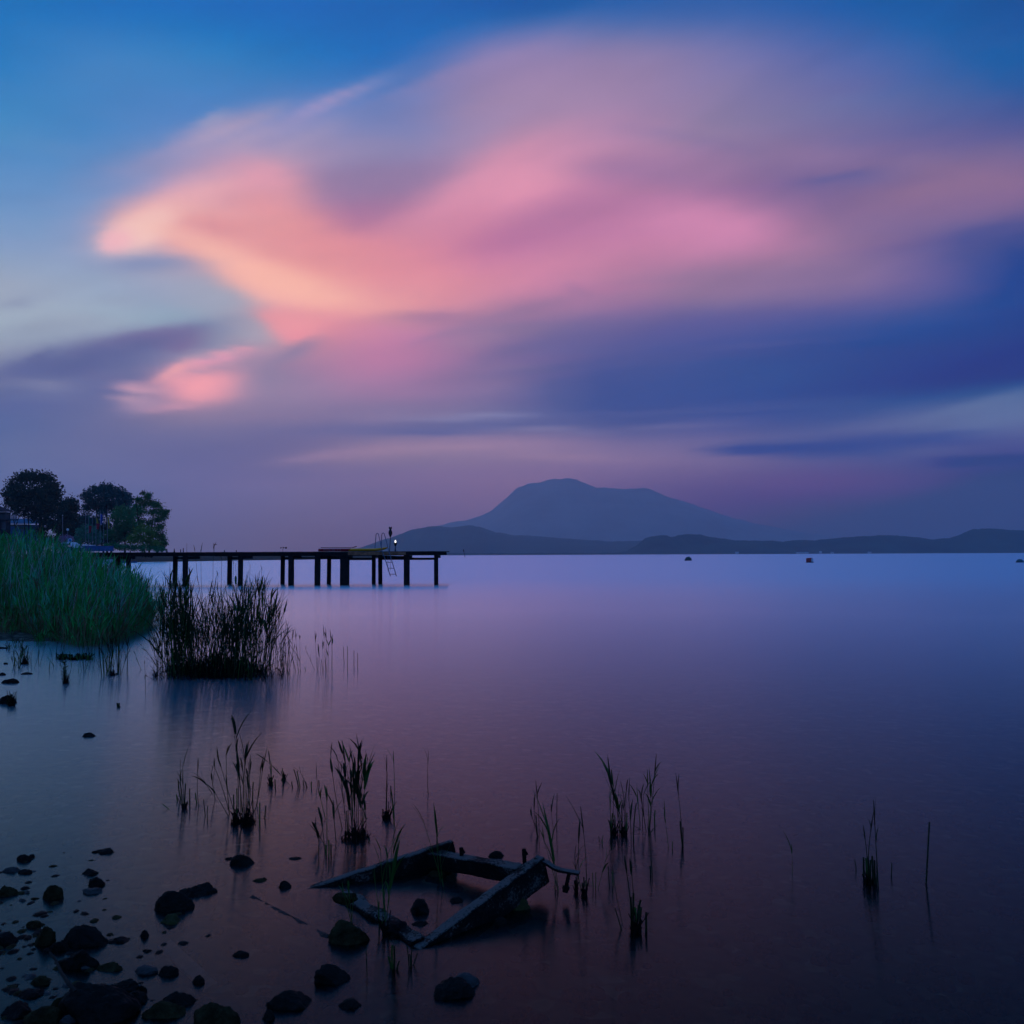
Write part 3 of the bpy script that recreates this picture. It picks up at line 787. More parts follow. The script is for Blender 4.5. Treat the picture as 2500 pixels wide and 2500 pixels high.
for a0, a1 in ((-80, -38),):
    vs_ = []
    for k in range(7):
        a = R(a0+(a1-a0)*k/6); vs_ += [(math.cos(a)*.465*s, math.sin(a)*.465*s, .12*s), (math.cos(a)*.43*s, math.sin(a)*.43*s, .61*s)]
    mb.add(vs_, [(2*k, 2*k+2, 2*k+3, 2*k+1) for k in range(6)])
mb.build('white_band', M['white'], bb)
buoy(2490, 1373.2, 18.5, None, R(8), (('float', M['buoy_t'], [(.40,-.1),(.48,.02),(.46,.16),(.38,.34),(.22,.46),(.02,.5)]), ('skirt', M['buoy_b'], [(.49,-.14),(.505,-.02),(.49,.08)])), 'dark teal dome shaped buoy at the right edge of the picture')
a = on_z(1135, 1361); mb = MB(a); mb.tube([a-Vector((-.3,0,1)), on_y(1131, 1341, a.y)], [.16, .10], 8); mb.tube([on_y(1132.5, 1347, a.y-.3), on_y(1131.3, 1341.5, a.y-.3)], .28, 8)
tag(mb.build('mooring_stake', M['tar_wood']), 'thin leaning stake standing in the lake right of the pier end', 'stake')

# ------------------------------------------------------------------ far shore houses (a few pixels each)
def far_house(px, py, d, w, h, label, mat='white'):
    c = on_y(px, py, d); c.z = 2.0
    e = empty('shore_house', tuple(c), label, 'house', 'houses on the far shore')
    mb = MB(); mb.box((-w/2, 0, -1), (w/2, w*.7, h)); mb.build('wall', M[mat], e)
    mb = MB(); mb.add([(-w/2-.4,-.4,h+.01),(w/2+.4,-.4,h+.01),(w/2+.4,w*.7+.4,h+.01),(-w/2-.4,w*.7+.4,h+.01),(-w/2-.4,w*.35,h+w*.22),(w/2+.4,w*.35,h+w*.22)], [(0,1,5,4),(2,3,4,5),(0,4,3),(1,2,5),(0,3,2,1)]); mb.build('roof', M['roof'], e)
for a in [(2004, 1353, 2935, 7, 7, 'small white house on the far shore above the red and white buoy'),
          (2033, 1354, 2935, 9, 4, 'low white house on the far shore just right of the taller one'),
          (1962, 1351, 2938, 34, 4, 'long low pale building on the far shore left of the small white houses'),
          (1800, 1351, 2938, 10, 6, 'white house on the far shore midway between the left and middle buoys'),
          (2124, 1354, 2935, 10, 4, 'low white house alone on the far shore right of the middle buoy')]: far_house(*a)

# ------------------------------------------------------------------ the wooded point on the left
DP = 228.0
GZ = 1.3
M['bark'] = pmat('dark bark', (0.03, 0.025, 0.02), 0.9, 0.1, 0.4, 5, 0.5)
def leafmat(name, col, var=0.5, sc=0.5):
    m = pmat(name, col, 0.75, 0.15, var, sc)
    return m
M['leaf_dark'] = leafmat('dark plane tree leaves', (0.016, 0.042, 0.028))
M['leaf_blue'] = leafmat('blue green leaves', (0.012, 0.09, 0.085))
M['leaf_mid'] = leafmat('mid green leaves', (0.03, 0.23, 0.07))
M['leaf_willow'] = leafmat('olive willow leaves', (0.035, 0.18, 0.04))
M['leaf_olive'] = leafmat('olive shrub leaves', (0.11, 0.23, 0.03))
M['leaf_grey'] = leafmat('grey green shrub leaves', (0.08, 0.27, 0.15))
M['petal'] = leafmat('pink blossom', (0.50, 0.22, 0.32), 0.5, 1.5)
def crown(name, clumps, n, size, mat, parent, org, seed, sprig=0.35, droop=0.0, fluff=0.12):
    """leaf faces scattered over clump shells; clumps = (x, y, z, r)"""
    r = random.Random(seed); V = []; Fc = []
    vol = [c[3]**2 for c in clumps]; tot = sum(vol)
    for c, vv in zip(clumps, vol):
        k = int(n*vv/tot)
        for _ in range(k):
            u = r.uniform(-1, 1); a = r.uniform(0, 2*math.pi); q = math.sqrt(1-u*u)
            rad = c[3]*(r.random()**0.62)*1.08*(1+0.25*frac((q*math.cos(a)*2+c[0], q*math.sin(a)*2, u*2+c[2]), 2))
            if r.random() < fluff: rad *= r.uniform(1.1, 1.25+fluff)
            p = Vector((c[0]+q*math.cos(a)*rad, c[1]+q*math.sin(a)*rad, c[2]+u*rad*0.85-droop*rad*abs(q)*.3))
            s = size*r.uniform(.6, 1.25)
            d1 = Vector((r.gauss(0, 1), r.gauss(0, 1), r.gauss(0, 1)-droop)).normalized(); d2 = d1.orthogonal().normalized()
            d2 = (d2*math.cos(a)+d1.cross(d2)*math.sin(a))*0.55
            i = len(V); V += [p-d1*s*.5, p+d2*s*.5, p+d1*s*.5, p-d2*s*.5]; Fc.append((i, i+1, i+2, i+3))
    o = Vector(org)
    return mesh(name, [v-o for v in V], Fc, mat, parent)
def tree(label, px, d, clump_px, n, size, mat, seed, trunks=((0, 0),), base_py=1340, cat='tree', name='tree', tr=.35, depth=1.0, droop=0.0, GROW=1.22, FL=0.2):
    """clump_px: (px, py, r_px)"""
    base = on_y(px, base_py, d); base.z = GZ-.1
    e = empty(name, tuple(base), label, cat, 'trees and shrubs on the wooded point')
    r = random.Random(seed); cl = []
    for (a, b_, rr) in clump_px:
        rad = rr*d/F_PX*GROW
        for k in range(3 if depth > .5 else 1):
            p = on_y(a+r.uniform(-.25, .25)*rr, b_+r.uniform(-.25, .25)*rr, d+r.uniform(-1, 1)*rad*1.3*depth); cl.append((p.x, p.y, p.z, rad*r.uniform(.75, 1.0)))
    crown('crown', cl, n, size, mat, e, base, seed, droop=droop, fluff=FL)
    for ti, (tx, lean) in enumerate(trunks):
        mb = MB(base); b0 = base+Vector((tx*.4, 0, 0)); tgt = [c for c in cl]
        c0 = min(cl, key=lambda c: abs(c[0]-(b0.x+tx+lean)))
        top = Vector((b0.x+tx+lean, c0[1], c0[2]))
        mid = b0.lerp(top, .5)+Vector((tx*.2, 0, 0))
        mb.tube([b0, b0.lerp(mid, .5), mid, mid.lerp(top, .6), top], [tr*1.25, tr, tr*.8, tr*.6, tr*.3], 8)
        r.shuffle(tgt)
        for c in tgt[:5]:
            s_ = mid.lerp(top, r.uniform(0, .7)); t_ = Vector(c[:3])
            mb.tube([s_, s_.lerp(t_, .5)+Vector((0, 0, .3)), t_], [tr*.4, tr*.28, tr*.1], 6)
        mb.build('trunk', M['bark'], e, smooth=True)
    return e
def fill(cx, cy, rx, ry, n, r0, r1, seed):
    r = random.Random(seed); out = []
    for _ in range(n):
        a = r.uniform(0, 2*math.pi); q = r.random()**.5*.85
        out.append((cx+math.cos(a)*q*rx, cy+math.sin(a)*q*ry, r.uniform(r0, r1)))
    return out
tree('tall dark spreading plane tree with several slim trunks at the left edge', 78, 225,
     [(22,1205,18),(35,1185,20),(52,1168,18),(66,1162,17),(90,1165,18),(112,1170,19),(128,1186,19),(136,1205,17),(122,1222,26),(95,1200,34),(60,1205,32),(40,1222,20),(25,1232,12),(42,1245,12),(70,1238,15),(100,1240,24),(125,1250,22),(60,1256,7),(88,1262,14),(110,1275,16),(130,1282,14),(100,1300,14)],
     12500, 0.72, M['leaf_dark'], 11, ((-3.2,-1.0),(-1.8,-.6),(-.8,.2),(.6,.8),(1.8,1.6)), tr=.16)
tree('smaller dark tree tucked behind the right side of the tall plane tree', 166, 250, [(160,1240,20),(175,1228,16),(182,1240,10),(165,1262,22),(150,1280,24),(172,1290,22)], 5000, 0.8, M['leaf_dark'], 12, tr=.35)
tree('round dark blue tree standing behind the row of flags', 262, 262, [(215,1208,14),(222,1222,16),(232,1196,13),(258,1192,15),(262,1212,22),(285,1204,15),(302,1208,13),(315,1222,13),(298,1228,18),(275,1235,18),(240,1234,18),(215,1240,13),(250,1250,14),(210,1270,20),(236,1276,16),(190,1285,22)],
     11000, 0.7, M['leaf_blue'], 13, ((-2, -1), (0, .5), (2, 1.4)), tr=.25)
tree('mid green leafy tree between the flags and the willow', 305, 236, [(300,1250,16),(285,1262,15),(320,1255,18),(310,1275,20),(288,1290,16),(300,1308,22),(270,1305,14),(330,1240,10),(325,1290,18)], 8500, 0.55, M['leaf_mid'], 14, tr=.25)
tree('open crowned willow with ragged twigs at the tip of the wooded point', 362, 226, [(348,1205,6),(356,1214,9),(363,1208,6),(338,1222,9),(352,1230,12),(368,1228,10),(380,1236,10),(345,1250,12),(372,1250,9),(390,1250,11),(404,1252,7),(409,1248,5),(385,1268,11),(400,1262,8),(345,1272,9),(365,1278,9),(388,1288,11),(378,1305,12),(393,1308,9),(398,1320,8),(386,1328,12),(402,1328,6),(395,1338,8),(362,1295,9)],
     10500, 0.42, M['leaf_willow'], 15, ((-1.5, -1.0), (.3, .6), (1.6, 2.0)), tr=.22, depth=.7, GROW=1.2, FL=.5)
tree('pale grey green bush in front of the dark trees beside the pink blossom', 213, 222, [(195,1296,9),(205,1290,9),(222,1293,11),(200,1312,14),(220,1312,15),(235,1305,12),(236,1322,11),(192,1325,10)], 3500, 0.45, M['leaf_grey'], 16, cat='bush', name='bush', tr=.1)
tree('rounded olive green bush under the willow', 348, 220, [(335,1295,11),(350,1290,12),(366,1300,12),(340,1312,16),(362,1318,14),(378,1330,12),(320,1318,12)], 4200, 0.45, M['leaf_olive'], 17, cat='bush', name='bush', tr=.1)
tree('low dark green hedge running along the waterline of the point', 320, 217, [(262,1332,8),(278,1333,9),(295,1335,9),(312,1336,9),(330,1337,9),(348,1336,10),(366,1338,9),(384,1340,8),(398,1342,6)], 3500, 0.4, M['leaf_mid'], 18, cat='hedge', name='hedge', tr=.08)
tree('low rounded bush covered in pink blossom behind the white canopy', 160, 216, [(146,1320,7),(154,1314,7),(164,1312,8),(174,1314,6),(160,1322,8),(172,1323,7),(140,1326,5)], 1500, 0.30, M['petal'], 19, cat='bush', name='blossom_bush', tr=.08)

wood = tree('dark mass of trees closing the gap behind the flags', 205, 275, [(150,1290,18),(172,1282,18),(195,1290,20),(215,1282,18),(236,1292,20),(258,1288,18),(160,1312,18),(185,1315,18),(210,1315,18),(236,1318,18),(262,1315,18),(285,1318,16),(112,1318,16),(132,1322,16),(95,1330,14),(142,1335,12)], 6200, 0.8, M['leaf_dark'], 20, cat='trees', name='tree_belt', tr=.3)
wood['kind'] = 'stuff'
def at(px, py, d): return on_y(px, py, d)
def pbox(mb, px0, px1, py0, py1, d, depth):
    a = at(px0, py1, d); b_ = at(px1, py0, d); mb.box((a.x, d, a.z), (b_.x, d+depth, b_.z))
# timber house with balcony at the left edge
e = empty('timber_house', tuple(at(0, 1340, 196)), 'dark house with low hipped roof and a balcony cut by the left edge', 'house'); e.location.z = GZ
O = Vector(e.location)
mb = MB(O); pbox(mb, -90, 14, 1250, 1345, 196, 2); mb.build('wall', M['darkwall'], e)
mb = MB(O); a = at(-110, 1246, 193); b_ = at(-6, 1246, 193); c_ = at(-22, 1228, 197)
mb.add([(a.x,193,a.z),(b_.x,193,a.z),(b_.x,200,a.z),(a.x,200,a.z),(a.x+3,197,c_.z),(c_.x,197,c_.z)], [(0,1,5,4),(1,2,5),(2,3,4,5),(0,4,3),(0,3,2,1)]); mb.build('roof', M['roof'], e)
bal = MB(O); pbox(bal, -90, 40, 1268.5, 1271, 193.6, .4); bo = bal.build('balcony', M['darkwall'], e)
mb = MB(O)
for k in range(24): pbox(mb, -30+k*3.0, -30+k*3.0+1.9, 1256, 1268.2, 193.7, .06)
mb.build('railing', M['glassdark'], bo)
mb = MB(O)
for q in (32.3, 35.3, 38.2): pbox(mb, q, q+1.4, 1256, 1268.2, 193.6, .05)
mb.build('pale_slats', M['metal_pole'], bo)
for q in (-12, 5): 
    mb = MB(O); pbox(mb, q, q+9, 1274, 1296, 195.9, .1); mb.build('window', M['glassdark'], e)
# low pale building
e = empty('flat_roofed_building', tuple(at(60, 1340, 246)), 'low flat roofed pale blue building seen under the plane tree', 'building'); e.location.z = GZ; O = Vector(e.location)
mb = MB(O); pbox(mb, 22, 100, 1281, 1345, 246, 2); mb.build('wall', M['bluewall'], e)
mb = MB(O); pbox(mb, 18, 103, 1266, 1278, 244.5, 3); mb.build('roof', M['pale'], e)
mb = MB(O); pbox(mb, 24, 66, 1280, 1285, 245.9, .2); mb.build('window', M['glassdark'], e)
mb = MB(O); pbox(mb, 44, 66, 1286, 1292, 245.8, .3); mb.build('green_panel', M['greenpanel'], e)
mb = MB(O); pbox(mb, 93, 100, 1266, 1345, 244.2, .2); mb.build('corner_pillar', M['darkwall'], e)
# blue garden wall with white coping, canopy, sign, lamp, poles
e = empty('garden_wall', tuple(at(230, 1343, 215)), 'long low blue wall in front of the flags and bushes', 'wall'); e.location.z = 1.0; O = Vector(e.location)
mb = MB(O); pbox(mb, 178, 276, 1332.5, 1346, 215, .4); mb.build('wall_panel', M['bluewall'], e)
mb = MB(O); pbox(mb, 189, 213, 1329, 1332.3, 214.9, .6); pbox(mb, 216, 230, 1330.6, 1332.3, 214.9, .6); mb.build('white_coping', M['white'], e)
e = empty('canopy', tuple(at(165, 1343, 212)), 'rounded white canopy over a dark blue stall behind the reeds', 'canopy'); e.location.z = 1.0; O = Vector(e.location)
mb = MB(O); n = 14; vs_ = []
for k in range(n+1):
    t = k/n; a = at(145+t*41, 1333-9*math.sin(math.pi*min(1, t*1.15))**.8*(1 if t < .87 else .6)+(3 if t > .9 else 0), 211.5)
    vs_ += [(a.x, 210.5, a.z), (a.x, 215, a.z+.1), (a.x, 215, a.z-.1), (a.x, 210.5, a.z-.2)]
fs = []
for k in range(n):
    for j in range(4): fs.append((4*k+j, 4*k+(j+1) % 4, 4*k+4+(j+1) % 4, 4*k+4+j))
fs += [(3,2,1,0), (4*n,4*n+1,4*n+2,4*n+3)]
mb.add(vs_, fs); mb.build('cover', M['white'], e)
mb = MB(O); pbox(mb, 148, 182, 1334.5, 1349, 212, 2); mb.build('stall', M['bluewall'], e)
def polething(name, label, cat, px, top, bot, d, r, group=None):
    b0 = at(px, bot, d); t0 = at(px, top, d); e = empty(name, tuple(b0), label, cat, group)
    mb = MB(b0); mb.tube([b0, t0], [r, r*.8], 8); mb.build('pole', M['metal_pole'], e); return e, b0, t0
e, b0, t0 = polething('round_sign', 'round white sign on a short post behind the white canopy', 'sign', 171, 1323, 1340, 211, .05)
mb = MB(b0); c_ = at(171, 1319, 211); mb.lathe((0, 0, 0), [(.02,-.04),(.48,-.04),(.5,0),(.48,.04),(.02,.04)], 24)
for i in range(len(mb.v)): v = mb.v[i]+b0; mb.v[i] = Vector((v.x+c_.x, v.z+c_.y, v.y+c_.z))-b0
mb.build('sign_face', M['white'], e)
mb = MB(b0); mb.lathe((0, 0, 0), [(.20,-.05),(.28,-.05),(.28,-.045),(.20,-.045)], 20)
for i in range(len(mb.v)): v = mb.v[i]+b0; mb.v[i] = Vector((v.x+c_.x, v.z+c_.y, v.y+c_.z))-b0
mb.build('sign_ring', M['flag_b'], e)
e, b0, t0 = polething('globe_lamp', 'unlit white globe lamp on a thin post among the dark trees', 'lamp', 165.3, 1295, 1342, 214, .06)
mb = MB(b0); c_ = at(165.3, 1293, 214); mb.lathe(c_, [(.3*math.sin(R(a)), -.3*math.cos(R(a))) for a in range(8, 180, 18)], 16); mb.build('lamp_globe', M['globe_off'], e, smooth=True)
e, b0, t0 = polething('flagpole', 'bare pale flagpole left of the globe lamp', 'flagpole', 153, 1258, 1342, 218, .07)
mb = MB(b0); mb.lathe(t0, [(.03,-.12),(.12,0),(.03,.12)], 8); mb.build('finial', M['white'], e)
def flag(px, top, bot, cols, fx, ft, fb, label, w=1.0):
    e, b0, t0 = polething('flagpole', label, 'flagpole', px, top, bot, 218.5, .06, 'flagpoles behind the blue wall')
    y = 218.2; n = 10
    for ci, (m, a0, a1, w0, w1) in enumerate(cols):
        V = []; Fc = []
        for i in range(n+1):
            t = i/n; py = a0+(a1-a0)*t; ww = w0+(w1-w0)*t
            for k in range(7):
                s_ = k/6; p = at(fx+(s_-.0)*ww, py, y)
                V.append((p.x, y+.25*math.sin(s_*9+t*2), p.z))
        for i in range(n):
            for k in range(6): a = i*7+k; Fc.append((a, a+1, a+8, a+7))
        mesh('flag' if ci == 0 else 'flag_field', [Vector(v)-b0 for v in V], Fc, M[m], e)
flag(216.5, 1253, 1333, [('flag_g', 1258, 1284, 1.5, 5), ('flag_r', 1284, 1301, 7, 6)], 216.5, 0, 0, 'flagpole with a limp green and red flag')
flag(234.2, 1254, 1333, [('flag_y', 1265, 1278, 2, 8), ('flag_r', 1278, 1292, 9, 8)], 234.4, 0, 0, 'flagpole with a limp yellow and red flag')
flag(244.6, 1246, 1333, [('white', 1254, 1282, 2, 2.5), ('flag_b', 1256, 1280, 5, 5.5)], 244.8, 0, 0, 'flagpole with a limp blue and white flag')
flag(262.2, 1244, 1333, [('flag_y', 1262, 1290, 3, 6)], 262.4, 0, 0, 'flagpole with a limp all yellow flag')
for px, top, lab in ((225.5, 1252, 'bare flagpole between the green and the yellow flag'), (253, 1249, 'bare flagpole between the blue and the all yellow flag'), (209, 1250, 'bare flagpole left of the green and red flag')):
    polething('flagpole', lab, 'flagpole', px, top, 1333, 218.5, .05, 'flagpoles behind the blue wall')
# low jetty and a white boat at the foot of the point
e = at(270, 1361, 200); mb = MB((e.x, 200, 0)); a = at(150, 0, 200).x; b_ = at(348, 0, 200).x
mb.box((a, 199, -.05), (b_, 202, .32))
for k in range(16): mb.box((a+(b_-a)*k/15-.1, 199.1, -2), (a+(b_-a)*k/15+.1, 199.3, -.051))
tag(mb.build('low_jetty', M['bluewall']), 'low floating jetty at the foot of the wooded point', 'jetty')
c_ = at(248, 1361, 197)
e = empty('motorboat', (c_.x, 197, 0), 'small white motorboat moored at the low jetty beyond the pier', 'boat')
V = []; Lb = 5.2; n = 12
for i in range(n+1):
    t = i/n; w = .85*(1-max(0, (t-.45)/.55)**2.2)+.02
    for s_, z in ((-1, .62+.2*t), (-.75, -.1), (.75, -.1), (1, .62+.2*t)): V.append((Lb*(t-.5), s_*w, z))
Fc = [(4*i+j, 4*i+j+1, 4*i+5+j, 4*i+4+j) for i in range(n) for j in range(3)]+[(0,1,2,3), (4*n+3,4*n+2,4*n+1,4*n)]
Fc += [(4*i+3, 4*i, 4*i+4, 4*i+7) for i in range(n)]
mesh('hull', V, Fc, M['white'], e)
mb = MB(); mb.box((-.9, -.5, .7), (.2, .5, 1.15)); mb.build('cabin', M['glassdark'], e, bevel=.08)

# ------------------------------------------------------------------ reeds
M['reed_green'] = pmat('green reed leaves', (0.026, 0.36, 0.070), 0.7, 0.2, 0.5, 1.2)
M['reed_blue'] = pmat('blue green reed leaves', (0.06, 0.48, 0.24), 0.65, 0.3, 0.4, 1.2)
M['reed_dry'] = pmat('dry straw reeds', (0.20, 0.16, 0.07), 0.8, 0.2, 0.4, 1.5)
M['reed_pale'] = pmat('pale bleached reed stems', (0.50, 0.54, 0.52), 0.7, 0.3, 0.3, 1.5)
M['reed_dark'] = pmat('dark reed leaves', (0.012, 0.032, 0.008), 0.7, 0.2, 0.5, 3)
M['reed_leaf'] = pmat('fresh green reed leaves', (0.03, 0.11, 0.015), 0.7, 0.2, 0.4, 4)
M['root'] = pmat('dark wet reed roots', (0.003, 0.003, 0.003), 0.8, 0.15, 0.5, 12, 0.8, 60)
class RB:
    """reed mesh collector with one material index per face"""
    def __init__(s, org, mats, seed): s.o = Vector(org); s.m = mats; s.V = []; s.F = []; s.I = []; s.r = random.Random(seed)
    def strip(s, pts, hw, side, mi):
        n = len(s.V)
        for p, h in zip(pts, hw): s.V += [p-side*h, p+side*h]
        for i in range(len(pts)-1): s.F.append((n+2*i, n+2*i+1, n+2*i+3, n+2*i+2)); s.I.append(mi)
    def stem(s, pts, r0, r1, mi):
        n = len(s.V); k = len(pts)
        for i, p in enumerate(pts):
            r = r0+(r1-r0)*i/(k-1)
            for a in range(3): s.V.append(p+Vector((math.cos(a*2.094)*r, math.sin(a*2.094)*r, 0)))
        for i in range(k-1):
            for a in range(3): s.F.append((n+3*i+a, n+3*i+(a+1) % 3, n+3*i+3+(a+1) % 3, n+3*i+3+a)); s.I.append(mi)
    def reed(s, b, t, kind='l', r0=.004, leaf=.3, lw=.009, nl=5, mi=0, smi=None, bend=.06, sub=.25):
        r = s.r; b = Vector(b); t = Vector(t); Ln = (t-b).length
        side = Vector((r.uniform(-1, 1), r.uniform(-1, 1), 0)).normalized()*Ln*bend*r.uniform(-1, 1)
        q = lambda u: b.lerp(t, u)+side*(4*u*(1-u))
        d0 = (q(.1)-b).normalized()
        s.stem([b-d0*sub]+[q(i/4) for i in range(5)], r0, r0*.45 if kind != 's' else r0*.85, mi if smi is None else smi)
        if kind == 's': return
        if kind == 'h' or kind == 'p':
            up = (t-q(.85)).normalized(); hl = min(.16, .3*Ln)
            for a in (0, 1.57):
                sd = Vector((math.cos(a), math.sin(a), 0)); w = lw*.62
                s.strip([t-up*hl*.3, t+up*hl*.1, t+up*hl*.5, t+up*hl], [.002, w, w*.8, 0.001], sd, mi)
            if kind == 'h': nl = max(1, nl//3)
        for k in range(nl):
            u = r.uniform(.35, 1.0) if k else .97
            p = q(u); a = r.uniform(0, 2*math.pi); out = Vector((math.cos(a), math.sin(a)*.7, 0))
            up = (q(min(1, u+.05))-q(u-.05)).normalized(); L_ = leaf*r.uniform(.55, 1.15)*(1-.25*u); sp = r.uniform(.06, .42); dr = r.uniform(0, .35)
            pts = []
            for i in range(5):
                v = i/4; pts.append(p+up*(L_*v*(1-dr*v*.9))+out*(L_*sp*v*(1+v*.4))-Vector((0, 0, L_*dr*v*v*.55)))
            w = lw*r.uniform(.6, 1.15); sd = up.cross(out).normalized()
            sd = (sd+Vector((r.uniform(-.5, .5), r.uniform(-.5, .5), 0))).normalized()
            s.strip(pts, [w*.5, w*.85, w*.8, w*.5, .0006], sd, mi)
    def build(s, name, parent=None):
        me = bpy.data.meshes.new(name); me.from_pydata([tuple(v-s.o) for v in s.V], [], s.F)
        for m in s.m: me.materials.append(M[m])
        me.polygons.foreach_set('material_index', s.I); me.update()
        return link(name, me, None, parent, None if parent else tuple(s.o))
# -- the big green reed bed on the left bank
r = random.Random(21)
topx = [-200, 0, 40, 70, 100, 130, 160, 200, 240, 280, 320, 350, 375]
topy = [1300, 1300, 1302, 1292, 1305, 1322, 1330, 1345, 1362, 1378, 1398, 1420, 1470]
basx = [-200, 0, 60, 120, 180, 240, 300, 340, 375]
basy = [1535, 1540, 1548, 1562, 1576, 1575, 1560, 1545, 1525]
org = on_z(150, 1570)
bed = RB(org, ['reed_green', 'reed_blue', 'reed_dry', 'reed_pale'], 5)
cnt = 0
while cnt < 4300:
    px = r.uniform(-190, 372)
    dmin = on_z(px, float(np.interp(px, basx, basy))).y*r.uniform(.985, 1.01)
    t = r.random()**1.7; d = dmin+t*(14 if px < 250 else max(1.0, 14-(px-250)*.11))
    ty = float(np.interp(px, topx, topy))
    hor = 1354+(px-1250)*.0041
    full = max(.5, EYE+(hor-ty)*(d+.5)/F_PX)
    u = r.random()
    edge = min(1, (d-dmin)/3.0)
    H = full*(0.42+0.5*edge)*r.uniform(.60, 1.12)+(.15 if u < .04 else 0)
    if edge < .12: H *= r.uniform(.3, .8)
    b = on_y(px, 1500, d); b.z = .02
    lean = Vector((r.gauss(.05, .10)*H, r.gauss(0, .08)*H, 0)); tp = b+lean+Vector((0, 0, H))
    mi = r.choices((0, 1, 2), (10, 3, 1.2+2.5*(edge < .25)+1.5*(px > 220)*(edge < .5)))[0]
    bed.reed(b, tp, 'l' if u < .93 else 'p', .0035, .40, .0125, 6 if edge > .1 else 4, mi, bend=.05)
    cnt += 1
for _ in range(240):     # old pale leaning stems in front
    px = r.uniform(-20, 330); d = on_z(px, float(np.interp(px, basx, basy))).y+r.uniform(.1, 2.5)
    full = EYE+(1350-float(np.interp(px, topx, topy)))*(d+1)/F_PX
    b = on_y(px, 1500, d); b.z = .02; H = full*r.uniform(.35, 1.02)
    bed.reed(b, b+Vector((r.gauss(.22, .22)*H, r.uniform(-.3, 0)*H, H)), 'l', .0042, .16, .004, 1, 3, bend=.12)
for _ in range(900):     # brown undergrowth along the water's edge
    px = r.uniform(-30, 372); d = on_z(px, float(np.interp(px, basx, basy))).y+r.uniform(-.25, .9)
    b = on_y(px, 1500, d); b.z = -.01; H = r.uniform(.12, .5)
    bed.reed(b, b+Vector((r.gauss(0, .1), 0, H)), 'l', .004, .22, .008, 3, r.choices((2, 0), (3, 1))[0], bend=.12)
for _ in range(160):     # loose outer reeds on the lake side
    px = r.uniform(300, 400); d = on_z(px, 1520).y+r.uniform(-.3, 2.5); b = on_y(px, 1500, d); b.z = 0; H = r.uniform(.35, 1.15)*(1.15-(px-300)*.006)
    bed.reed(b, b+Vector((r.uniform(0, .3)*H, 0, H)), 'l', .0035, .34, .009, 5, r.choices((0, 1, 2), (4, 3, 2))[0], bend=.06)
tag(bed.build('reed_bed'), 'tall dense green reed bed covering the left bank', 'reeds', kind='stuff')

def mound(parent, org, pxa, pxb, py, h, dp, seed, mat='root', name='root_mound'):
    """lumpy mass of roots at the foot of a clump"""
    a = on_z(pxa, py); b_ = on_z(pxb, py); c = (a+b_)/2; hw = (b_.x-a.x)/2
    bm = bmesh.new(); bmesh.ops.create_icosphere(bm, subdivisions=4, radius=1)
    for v in bm.verts:
        n_ = v.co.normalized(); k = 1+.30*frac(n_*2.2+Vector((seed, 0, 0)), 4)+.12*frac(n_*9+Vector((seed, 0, 0)), 3)
        v.co = Vector((n_.x*hw*k, n_.y*dp*k, n_.z*h*k*(1 if n_.z > 0 else .6)))+c+Vector((0, dp*.7, 0))-Vector(org)
    me = bpy.data.meshes.new(name); bm.to_mesh(me); bm.free()
    me.polygons.foreach_set('use_smooth', [True]*len(me.polygons))
    return link(name, me, M[mat], parent)
# -- the dark reed clump standing in the water
org = on_z(530, 1650)
e = empty('reed_clump', tuple(org), 'big dark clump of reeds standing in the water in front of the pier', 'reeds', 'reed clumps in the water')
rb = RB(org, ['reed_dark', 'reed_leaf', 'reed_dry'], 8)
tx_ = [370, 395, 420, 460, 480, 520, 560, 600, 640, 665, 690, 720]; ty_ = [1560, 1450, 1420, 1440, 1490, 1440, 1480, 1440, 1425, 1450, 1510, 1580]
for i in range(520):
    bx = r.choice((r.gauss(440, 24), r.uniform(400, 660), r.gauss(575, 40))); bx = min(690, max(385, bx))
    by = r.uniform(1612, 1662) if 400 < bx < 655 else r.uniform(1615, 1640)
    tx = bx+r.gauss(4, 16)+(bx-530)*.06
    full = float(np.interp(tx, tx_, ty_)); ty = by-(by-full)*r.choice((r.uniform(.45, .8), r.uniform(.75, 1.02)))
    b = on_z(bx, by); d = b.y+r.gauss(0, .15)
    kind = r.choices(('l', 'h', 's'), (6, 1.2, 1.5))[0]
    if kind == 's': ty = by-(by-full)*r.uniform(.25, .6)
    rb.reed(b, on_y(tx, ty, d), kind, .0038, .48, .0072, r.choice((3, 4, 6)), r.choices((0, 1), (5, 1))[0], bend=.04)
for (tx, ty, bx, by) in [(475,1337,540,1640),(490,1342,505,1640),(521,1325,522,1640),(541,1358,543,1640),(532,1400,560,1640),(571,1370,575,1640),(575,1375,570,1640),(611,1378,600,1640),(640,1385,618,1640),(462,1390,490,1640),(412,1408,437,1630),(694,1445,655,1635),(625,1415,600,1640),(652,1424,635,1640),(664,1455,640,1640),(669,1480,650,1640)]:
    b = on_z(bx, by); rb.reed(b, on_y(tx, ty, b.y), 'l', .0042, .22, .006, 2, 0, bend=.05)
for (tx, ty, bx, by) in [(413,1425,440,1640),(452,1428,445,1640),(646,1428,630,1640),(636,1436,628,1640),(662,1455,640,1640),(575,1420,580,1640)]:
    b = on_z(bx, by); rb.reed(b, on_y(tx, ty, b.y-.2), 'l', .006, .42, .022, 7, 1, bend=.03)
for (tx, ty, bx, by) in [(355,1588,430,1645),(352,1602,415,1650),(345,1575,372,1612),(382,1590,384,1662),(377,1590,375,1655),(365,1600,400,1655)]:
    b = on_z(bx, by); rb.reed(b, on_y(tx, ty, b.y), 'l', .004, .12, .005, 2, 0, bend=.08)
